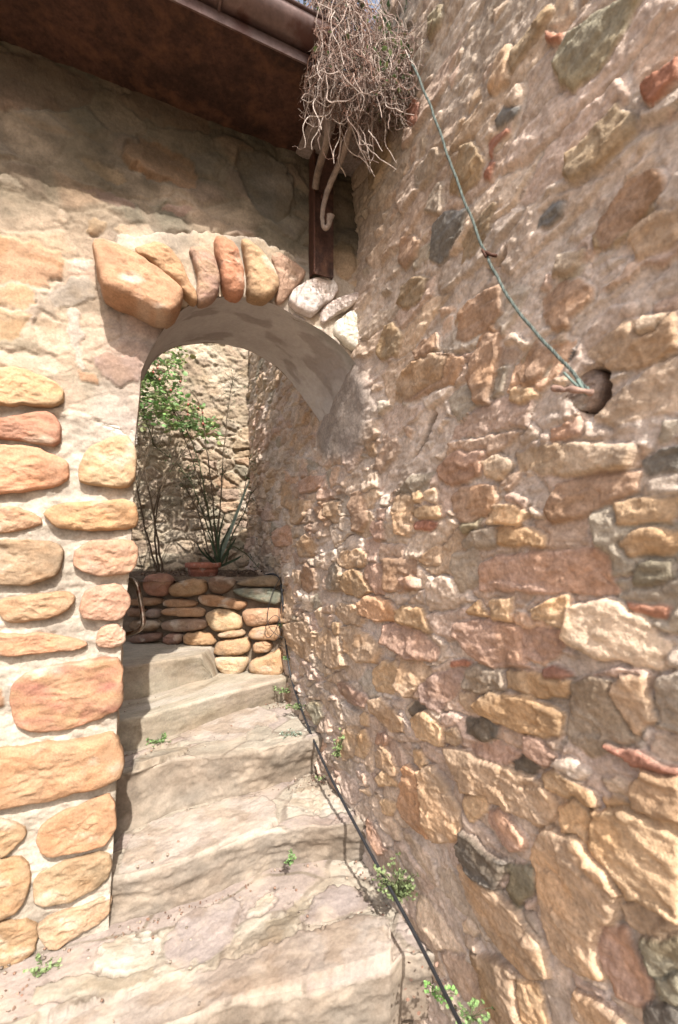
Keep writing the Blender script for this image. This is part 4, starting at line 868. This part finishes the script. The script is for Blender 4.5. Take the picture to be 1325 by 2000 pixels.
mb.build('upright_shoots', M_LEAF, vt)
# thick bleached stem that curls in front of the post
br = empty('gnarled_branch', tuple(fp(ft(650), .15, 1.45)), 'thick bleached vine stem curling down in front of the rusty post', 'branch')
pl = lambda px, py, p: hit(px, py, P0 + NF * p, NF)
mb = MB(); P = [pl(690, 215, .34), pl(682, 262, .30), pl(668, 310, .22), pl(648, 352, .16), pl(634, 390, .12), pl(629, 425, .10), pl(633, 448, .10), pl(642, 444, .12), pl(646, 420, .13)]
P = chaikin(P, 3, False); rr_ = np.interp(np.linspace(0, 1, len(P)), [0, .3, .6, .85, 1], [.012, .013, .010, .010, .018])
P = P + np.array([[mn.noise(Vector(q * 60)) * .002 for _ in range(3)] for q in P]); mb.tube(P, rr_, lin((176, 150, 132)), 10); mb.build('stem', M_TWIG, br)
mb = MB(); P = chaikin([pl(640, 232, .33), pl(640, 275, .3), pl(630, 305, .22), pl(620, 340, .1), pl(616, 368, .06)], 3, False); mb.tube(P, np.linspace(.013, .015, len(P)), lin((158, 134, 116)), 10); mb.build('stem', M_TWIG, br)
mb = MB(); P = chaikin([pl(667, 268, .27), pl(664, 300, .24), pl(660, 318, .22), pl(672, 335, .2), pl(676, 345, .2)], 2, False); mb.tube(P, np.linspace(.004, .0025, len(P)), lin((200, 178, 160)), 6); mb.build('twig', M_TWIG, br)

# =================================================================== ROPE, STICK, TIMBER STUB, NAIL
pwl = lambda px, py, h: hit(px, py, PW + NW * h, NW)
rp = [(797,108,.05),(818,150,.05),(850,230,.045),(880,320,.04),(915,410,.035),(945,488,.03),(975,550,.035),(1010,605,.04),(1060,665,.045),(1110,715,.045),(1138,750,.045),(1150,762,.05)]
P = chaikin([pwl(*q) for q in rp], 3, False); P = resample(P, 420, False)
P += np.array([[mn.noise(Vector(q * 14)) * .004 + mn.noise(Vector(q * 50)) * .0012 for _ in range(3)] for q in P])
mb = MB(); Tn = np.gradient(P, axis=0); Tn /= np.linalg.norm(Tn, axis=1)[:, None]; A = np.cross(Tn, [0, 0, 1.]); A /= np.linalg.norm(A, axis=1)[:, None]; B = np.cross(Tn, A)
L = np.r_[0, np.cumsum(np.linalg.norm(np.diff(P, axis=0), axis=1))]
for k in range(3):
    ph = L / .016 * 2 * math.pi / 1.0 * .5 + k * 2 * math.pi / 3; mb.tube(P + (A * np.cos(ph)[:, None] + B * np.sin(ph)[:, None]) * .0024, .0021, lin((104, 122, 114)) * (.75 + .25 * k), 5)
e0 = P[-8]; mb.tube(chaikin([pwl(1102, 728, .05), pwl(1115, 742, .055), pwl(1130, 756, .06), pwl(1140, 762, .055)], 2, False), .0032, lin((130, 158, 146)), 6)
mb.tube(chaikin([pwl(1128, 742, .05), pwl(1136, 756, .06), pwl(1146, 772, .055), pwl(1153, 768, .04), pwl(1146, 756, .045)], 2, False), .0038, lin((118, 150, 138)), 6)
tag(mb.build('rope', M_ROPE), 'faded green twisted rope running down the right wall from the vine', 'rope')
ts_ = empty('timber_stub', tuple(pwl(1160, 757, -.02)), 'sawn end of a round grey timber set in a hole of the right wall', 'timber')
SH = T(*td, [(595,1315),(650,1255),(735,1215),(795,1270),(832,1380),(795,1475),(730,1555),(645,1572),(575,1500),(562,1405)])
ring_stone('end_grain', [((x_ - 1161) * 1.1 + 1163, (y_ - 762) * 1.08 + 762) for x_, y_ in SH], PW + NW * -.05, NW, .05, (190, 158, 138), ts_, 501, 6, mat=M_WOOD, rough=.011, col2=(140, 112, 94), tilt=(0, 0))
mb = MB()
for pts in ([(592,1450),(610,1480),(622,1510),(615,1540),(650,1560)], [(640,1500),(618,1470),(625,1440),(605,1420)]):
    mb.tube([pwl(x, y, -.011) for x, y in T(*td, pts)], .0016, (.02, .015, .01), 4)
mb.build('crack', M_WOOD, ts_)
mb = MB(); P = resample(chaikin([pwl(1080, 757, .085), pwl(1098, 762, .08), pwl(1118, 760, .075), pwl(1140, 764, .07), pwl(1156, 767, .05)], 2, False), 30, False)
P += np.array([[mn.noise(Vector(q * 90)) * .002 for _ in range(3)] for q in P]); mb.tube(P, .0066 + .0015 * np.sin(np.linspace(0, 14, 30)), lin((168, 126, 106)) * 1.3, 8)
tag(mb.build('wooden_peg', M_TWIG), 'short reddish wooden peg with the rope tied round it', 'peg')
mb = MB(); P = [pwl(946, 491, .03), pwl(955, 496, .035), pwl(968, 500, .02), pwl(980, 498, -.03)]; mb.tube(chaikin(P, 2, False), .0045, k=7); mb.tube([pwl(942, 488, .036), pwl(950, 502, .036)], .004, k=6)
tag(mb.build('iron_nail', M_IRON), 'rusty bent iron nail holding the rope midway down the right wall', 'nail')
# =================================================================== HOSE, WIRE, HANDLE
hs = [(505,1128,3.10),(530,1119,3.12),(546,1126,3.04),(552,1160,2.98),(555,1210,2.95),(559,1260,2.92),(567,1320,2.86),(590,1390,2.62),(625,1475,2.30),(665,1556,2.02),(715,1650,1.80),(765,1740,1.63),(820,1842,1.45),(880,1962,1.25),(925,2052,1.10)]
P = resample(chaikin([at(*q) for q in hs], 3, False), 200, False); mb = MB(); mb.tube(P, .0064, k=12); tag(mb.build('water_hose', M_RUB), 'black rubber hose lying down the foot of the right wall', 'hose')
mb = MB(); w1 = [(548,1128,3.0),(535,1150,2.97),(524,1185,2.95),(522,1215,2.94),(530,1232,2.94),(545,1243,2.94),(555,1246,2.94)]
w2 = [(552,1150,2.95),(548,1190,2.93),(545,1215,2.93),(537,1235,2.93),(524,1248,2.93),(517,1240,2.93),(519,1222,2.93),(530,1205,2.93),(542,1200,2.93),(549,1215,2.92),(548,1240,2.92),(540,1252,2.92)]
for w_ in (w1, w2): mb.tube(resample(chaikin([at(*q) for q in w_], 3, False), 60, False), .0022, k=6)
tag(mb.build('thin_wire', M_RUB), 'thin black wire looped beside the hose in front of the low wall', 'wire')
mb = MB(); w3 = [(690,1560,1.98),(672,1600,1.97),(676,1645,1.93),(690,1690,1.86),(725,1745,1.76),(775,1800,1.67),(800,1850,1.62),(806,1930,1.5),(812,2010,1.42)]
hd = empty('grab_handle', tuple(at(255, 1190, 1.93)), 'bent metal grab handle fixed to the inner side of the pier', 'handle')
mb = MB(); P = chaikin([at(236, 1131, 1.98), at(258, 1131, 1.96), at(268, 1140, 1.95), at(274, 1170, 1.94), at(280, 1205, 1.93), at(280, 1222, 1.92), at(268, 1234, 1.92), at(240, 1240, 1.93)], 3, False); mb.tube(P, .0105, k=12); mb.build('bar', M_METAL, hd)
for a_ in ((238, 1131, 1.98), (242, 1240, 1.93)):
    c = at(*a_); mb = MB(); mb.tube([c - U * .004, c + U * .004], .016, k=12); mb.build('mount_plate', M_IRON, hd)
# =================================================================== PLANTS IN THE BED
pot = empty('flower_pot', tuple(at(397, 1125, 3.22)), 'weathered terracotta flower pot half sunk behind the low wall', 'flower pot')
def lathe(prof, c, n=40):
    V = [(c[0] + r * math.cos(2 * math.pi * j / n), c[1] + r * math.sin(2 * math.pi * j / n) * .7, c[2] + h) for r, h in prof for j in range(n)]
    return V, [(i * n + j, i * n + (j + 1) % n, (i + 1) * n + (j + 1) % n, (i + 1) * n + j) for i in range(len(prof) - 1) for j in range(n)]
pc = at(397, 1099, 3.24)
mb = MB(); mb.add(*lathe([(.085, -.17), (.09, -.15), (.112, -.035), (.114, -.034)], pc)); mb.build('pot_body', M_TERRA, pot)
mb = MB(); mb.add(*lathe([(.114, -.036), (.126, -.034), (.129, -.03), (.130, -.004), (.127, 0), (.116, 0), (.113, -.004), (.108, -.06)], pc)); mb.build('rim', M_TERRA, pot)
mb = MB(); mb.add(*lathe([(.11, -.02), (.07, -.012), (.001, -.01)], pc)); mb.build('potting_soil', M_SOIL, pot)

rb = empty('rose_bush', tuple(at(415, 1105, 3.36)), 'wild rose bush with red hips growing from the bed behind the low wall', 'shrub')
rr = random.Random(21)
def stem(parent, pts, r0, r1, col, name='stem'):
    mb = MB(); P = chaikin([at(*q) for q in pts], 3, False); P = P + np.array([[mn.noise(Vector(q * 12)) * .006 for _ in range(3)] for q in P]); mb.tube(P, np.linspace(r0, r1, len(P)), col, 7); mb.build(name, M_TWIG, parent); return P
cs = lin((112, 92, 66)); cg = lin((98, 104, 60))
RST = [[(422,1105,3.36),(415,1040,3.4),(400,960,3.42),(385,880,3.4),(350,810,3.38),(320,770,3.35),(290,730,3.3)],
       [(425,1105,3.38),(408,1000,3.45),(378,900,3.45),(358,850,3.45),(340,800,3.4)], [(430,1105,3.4),(400,1010,3.5),(370,930,3.5),(330,890,3.5),(300,870,3.5)],
       [(418,1100,3.34),(430,1000,3.4),(436,900,3.42),(445,800,3.42),(455,740,3.42)], [(440,1105,3.4),(455,1040,3.45),(475,1010,3.5),(492,960,3.5)],
       [(412,1100,3.35),(395,1020,3.38),(370,960,3.4),(345,930,3.4),(330,880,3.4)], [(428,1105,3.36),(450,1060,3.4),(480,1080,3.45),(505,1110,3.45)],
       [(424,1105,3.3),(418,1000,3.3),(412,930,3.32),(400,850,3.33),(395,790,3.33),(370,760,3.33)], [(300,870,3.5),(280,800,3.45),(262,760,3.4),(240,700,3.35)],
       [(432,1105,3.42),(440,1040,3.45),(470,1000,3.5),(488,900,3.55)]]
SP = [stem(rb, s, .0065, .0022, cs if i % 2 else cg) for i, s in enumerate(RST)]
mb = MB()
def inpoly(px, py, P): return sdf(P, np.array([px]), np.array([py]))[0] > 0
LR = [(150,760),(190,690),(260,660),(330,668),(355,695),(350,720),(335,740),(352,780),(385,800),(412,820),(420,845),(400,850),(370,838),(340,830),(322,840),(300,822),(275,815),(240,830),(180,830)]
hips = []
def cluster(c, n, size, cl):
    ax = np.array([rr.gauss(0, 1), rr.gauss(0, 1) * .8, rr.gauss(-.1, .5)]); ax /= np.linalg.norm(ax)
    mb.tube([c, c + ax * size * 3.2], .0011, cg, 4, False)
    for i in range(n):
        f = (i // 2 + 1) / (n / 2) * size * 3; sd = 1 if i % 2 else -1; s = np.cross(ax, [0, 0, 1]); s /= (np.linalg.norm(s) + 1e-6)
        leafcard(mb, c + ax * f, size * rr.uniform(.8, 1.25), rr, cl * rr.uniform(.8, 1.25), .6, up=ax * .5 + s * sd + np.array([0, 0, rr.gauss(.1, .4)]))
    leafcard(mb, c + ax * size * 3.1, size * 1.3, rr, cl, .5, up=ax)
k = 0
while k < 400:
    px, py = rr.uniform(120, 420), rr.uniform(655, 855)
    if not inpoly(px, py, LR): continue
    y = rr.uniform(3.22, 3.55); c = at(px, py, y); cl = lin((rr.randint(120, 165), rr.randint(160, 200), rr.randint(70, 100)))
    cluster(c, 5, rr.uniform(.026, .042), cl * 1.25); k += 1
for P in SP:
    for i in range(15):
        q = P[rr.randrange(len(P) // 5, len(P))]
        cluster(q, 3, rr.uniform(.009, .015), lin((90, 118, 56)))
for P in SP[:6]:
    for i in range(60):
        q = P[rr.randrange(len(P) // 4, len(P))]; d = np.array([rr.gauss(0, 1), rr.gauss(0, .6), rr.gauss(.5, .6)]) * .05; mb.tube(chaikin([q, q + d * .6 + [0, 0, .01], q + d * 1.4], 1, False), .0012, cs, 4, False)
        if i % 2: leafcard(mb, q + d * 1.4, .016, rr, lin((96, 122, 58)))
mb.build('leaves', M_LEAF, rb)
for px, py in [(347,675),(309,713),(300,727),(353,745),(308,719),(368,790),(388,797),(396,806),(397,828),(367,810),(280,700),(334,762),(312,741)]:
    mb = MB(); c = at(px, py, 3.2); r = rr.uniform(.0065, .009); n = 8
    V, Fc = lathe([(r * math.sin(a) + .0004, -r * 1.15 * math.cos(a)) for a in np.linspace(0, math.pi, 8)], (0, 0, 0), 10); V = np.array(V); V[:, 1] /= .7
    mb.add(V + c, Fc); mb.tube([c + [0, 0, r], c + [.004, 0, r + .03]], .001, cg, 4, False); mb.build('rose_hip', M_HIP, rb)
# bare bush to the left, only stems show through the arch
sb = empty('bare_shrub', tuple(at(300, 1110, 3.3)), 'bare brown shrub with forked stems behind the pier edge', 'shrub')
TWM = MB()
for i, s in enumerate([[(318,1118,3.28),(308,1050,3.3),(296,980,3.32),(280,900,3.34),(262,820,3.36)], [(310,1118,3.3),(300,1040,3.35),(310,960,3.4),(345,900,3.45)], [(306,1118,3.28),(286,1040,3.3),(270,960,3.3),(250,880,3.3)],
                       [(300,1000,3.32),(320,930,3.36),(352,892,3.4)], [(268,960,3.3),(290,880,3.34),(300,830,3.36)]]):
    P = stem(sb, s, .009 if i < 3 else .005, .003, lin((104, 82, 56)))
    mb = TWM
    for j in range(22):
        q = P[rr.randrange(len(P) // 3, len(P))]; d = np.array([rr.gauss(0, .8), rr.gauss(0, .5), rr.gauss(.7, .5)]) * .06; mb.tube(chaikin([q, q + d, q + d * 1.8 + [rr.gauss(0, .02), 0, .02]], 1, False), .0013, lin((110, 88, 62)), 4, False)
tag(TWM.build('twigs', M_TWIG, sb), kind='stuff')
# overhanging foliage out of frame to the left whose shade mottles the court wall
lp = empty('strap_plant', tuple(at(430, 1108, 3.3)), 'dark green strap-leaved plant with one long pale leaf leaning right', 'plant')
def blade(p0, p1, wd, bend, cl, label=None):
    P = chaikin([p0, (p0 + p1) / 2 + bend, p1], 3, False); n = len(P); V = []; T_ = np.gradient(P, axis=0)
    for i in range(n):
        s = np.cross(T_[i], [.3, 1, .2]); s /= np.linalg.norm(s); wq = wd * (1 - (i / (n - 1)) ** 2.5) * min(1, .5 + i / n * 2); u_ = np.cross(s, T_[i]); u_ /= np.linalg.norm(u_)
        V += [P[i] - s * wq, P[i] + u_ * wq * .35, P[i] + s * wq]
    mb = MB(); mb.add(V, [(i * 3 + j, i * 3 + j + 1, i * 3 + j + 4, i * 3 + j + 3) for i in range(n - 1) for j in (0, 1)], cl); o = mb.build('leaf', M_LEAF, lp)
    if label: o['label'] = label
blade(at(428, 1095, 3.3), at(488, 936, 3.42), .016, np.array([.0, 0, 0]), lin((150, 176, 152)), 'long pale striped leaf')
for q in [(405,1040),(418,1010),(450,1030),(398,1070),(462,1050),(440,1000),(385,1060),(472,1085)]:
    blade(at(428, 1108, 3.28), at(q[0], q[1], 3.28 + rr.uniform(-.08, .1)), .010, np.array([rr.gauss(0, .02), 0, .02]), lin((58, 84, 44)) * rr.uniform(.8, 1.4))
# =================================================================== WEEDS
def weed(px, py, y, size, n, cl, label, name='weed', spread=1.0, upw=.6):
    b = at(px, py, y); root = empty(name, tuple(b), label, 'weed', 'weeds in the joints of steps and walls'); mb = MB(); ms = MB()
    for i in range(n):
        a = rr.uniform(0, 6.28); d = np.array([math.cos(a) * spread, math.sin(a) * spread * .7, rr.uniform(.1, 1.0) * upw]) * size * rr.uniform(.2, 1)
        if d[0] + b[0] > WX(b[1] + d[1]) - .015: d[0] = WX(b[1] + d[1]) - .02 - b[0] - rr.random() * .03
        tip = b + d; ms.tube(chaikin([b + d * [.1, .1, 0], b + d * .6 + [0, 0, size * .12], tip], 1, False), .0009, lin((120, 130, 70)), 4, False)
        for j in range(3): leafcard(mb, tip, min(size * rr.uniform(.18, .30), rr.uniform(.009, .016)), rr, lin(cl) * 1.7 * rr.uniform(.75, 1.3), .3, up=(rr.gauss(0, 1), rr.gauss(0, 1), rr.uniform(.1, .8)))
    ms.build('stems', M_LEAF, root); mb.build('leaves', M_LEAF, root)
GN = (112, 160, 70)
weed(312,1452,2.33,.075,40,GN,'bright green clover clump against the concrete riser by the pier')
weed(553,1352,2.86,.07,36,(120,150,72),'green weed at the right end of the upper concrete step')
weed(580,1385,2.66,.07,36,(112,140,66),'sprawling weed just right of the hose below the low wall')
weed(570,1225,2.98,.055,18,GN,'tiny weed high on the wall foot right of the coiled wire', upw=1.2)
weed(574,1290,2.9,.05,16,GN,'small weed on the wall beside the top of the hose')
weed(566,1440,2.42,.065,40,(140,160,140),'blue-grey tufted weed left of the hose on the third step')
weed(605,1450,2.42,.05,26,GN,'green weed tucked between hose and dark green stone')
weed(660,1480,2.13,.08,34,(130,160,74),'tall pale weed climbing the wall foot above the steps', upw=2.0, spread=.5)
weed(627,1522,2.25,.03,14,(140,170,80),'single tiny weed left of the hose shadow on the second step')
weed(565,1690,1.86,.06,22,GN,'weed growing in the riser joint at mid flight', upw=1.3, spread=.4)
weed(780,1750,1.66,.10,130,(124,146,76),'largest leafy weed clump at the wall foot under the hose', upw=1.3)
weed(862,1945,1.34,.05,22,(120,190,60),'vivid green weed left of the hose near the bottom edge')
weed(920,1985,1.27,.07,26,(116,160,70),'green weed right of the hose near the bottom edge')
weed(85,1895,1.50,.07,40,(126,156,84),'green weed at the foot of the pier beside the lowest step')
weed(395,1775,1.77,.025,10,GN,'tiny weed under the slate riser of the second step')
# =================================================================== LITTER
mb = MB()
def litter(px0, px1, py0, py1, zk, n, s=.011):
    for i in range(n):
        q = hit(rr.uniform(px0, px1), rr.uniform(py0, py1), np.array([0, 0, zk + .006]), np.array([0, 0, 1.])); 
        if q[0] > WX(q[1]) - .01: continue
        leafcard(mb, q, s * rr.uniform(.6, 1.5), rr, lin(rr.choice(((160, 108, 80), (150, 112, 86), (180, 134, 108), (130, 94, 74)))), .2, up=(rr.gauss(0, 1), rr.gauss(0, 1), rr.uniform(0, .35)))
litter(500, 580, 1365, 1390, z[3], 60, .009); litter(385, 420, 1304, 1320, z[4], 14, .009); litter(270, 400, 1450, 1480, z[3], 14, .008)
litter(590, 650, 1500, 1530, z[2], 40, .01); litter(560, 600, 1530, 1545, z[2], 14, .009); 
for i_ in range(12):
    f_ = i_ / 11; litter(200 + 270 * f_, 225 + 270 * f_, 1822 - 92 * f_, 1838 - 92 * f_, z[1], 4, .009)
litter(0, 50, 1905, 1990, z[1], 12, .010); litter(690, 780, 1700, 1810, z[1], 20, .01)
litter(790, 900, 1850, 1990, z[1], 30, .01)
for i in range(500):
    q = np.array([rr.uniform(-1.5, -.45), rr.uniform(3.1, 3.8), -.24 + rr.uniform(-.005, .02)]); leafcard(mb, q, rr.uniform(.01, .022), rr, lin(rr.choice(((120, 88, 62), (140, 104, 76), (100, 74, 54), (150, 120, 92)))), .3, up=(rr.gauss(0, 1), rr.gauss(0, 1), rr.uniform(0, .5)))
tag(mb.build('leaf_litter', M_LITTER), 'scattered dry brown leaves on steps and planting bed', 'leaf litter', kind='stuff')
mb = MB()
for i in range(260):
    k = rr.choice((1, 1, 1, 2, 2, 3, 4)); x = rr.uniform(-1.2, .35); Nk, Bk_ = {1: (N1, B2), 2: (N2, B3), 3: (N3, B4), 4: (N4, B5)}[k]; y0, y1 = float(Nk(x)) + .03, float(Bk_(x)) - .01
    if y1 <= y0: continue
    y = y1 - (y1 - y0) * rr.random() ** 2.2; 
    if x > WX(y) - .01: continue
    s = rr.uniform(.0015, .0055); c = np.array([x, y, z[k] + s * .4 + .004]); V = [c + np.array([rr.uniform(.6, 1) * s * a, rr.uniform(.6, 1) * s * b, rr.uniform(.4, .9) * s * d]) for a in (-1, 1) for b in (-1, 1) for d in (-1, 1)]
    mb.add(V, [(0, 1, 3, 2), (4, 6, 7, 5), (0, 4, 5, 1), (2, 3, 7, 6), (0, 2, 6, 4), (1, 5, 7, 3)], lin(rr.choice(((220, 196, 170), (180, 130, 100), (200, 170, 140), (150, 130, 110)))))
tag(mb.build('gravel', M_STEP), 'loose grit and mortar crumbs on the treads', 'gravel', kind='stuff')
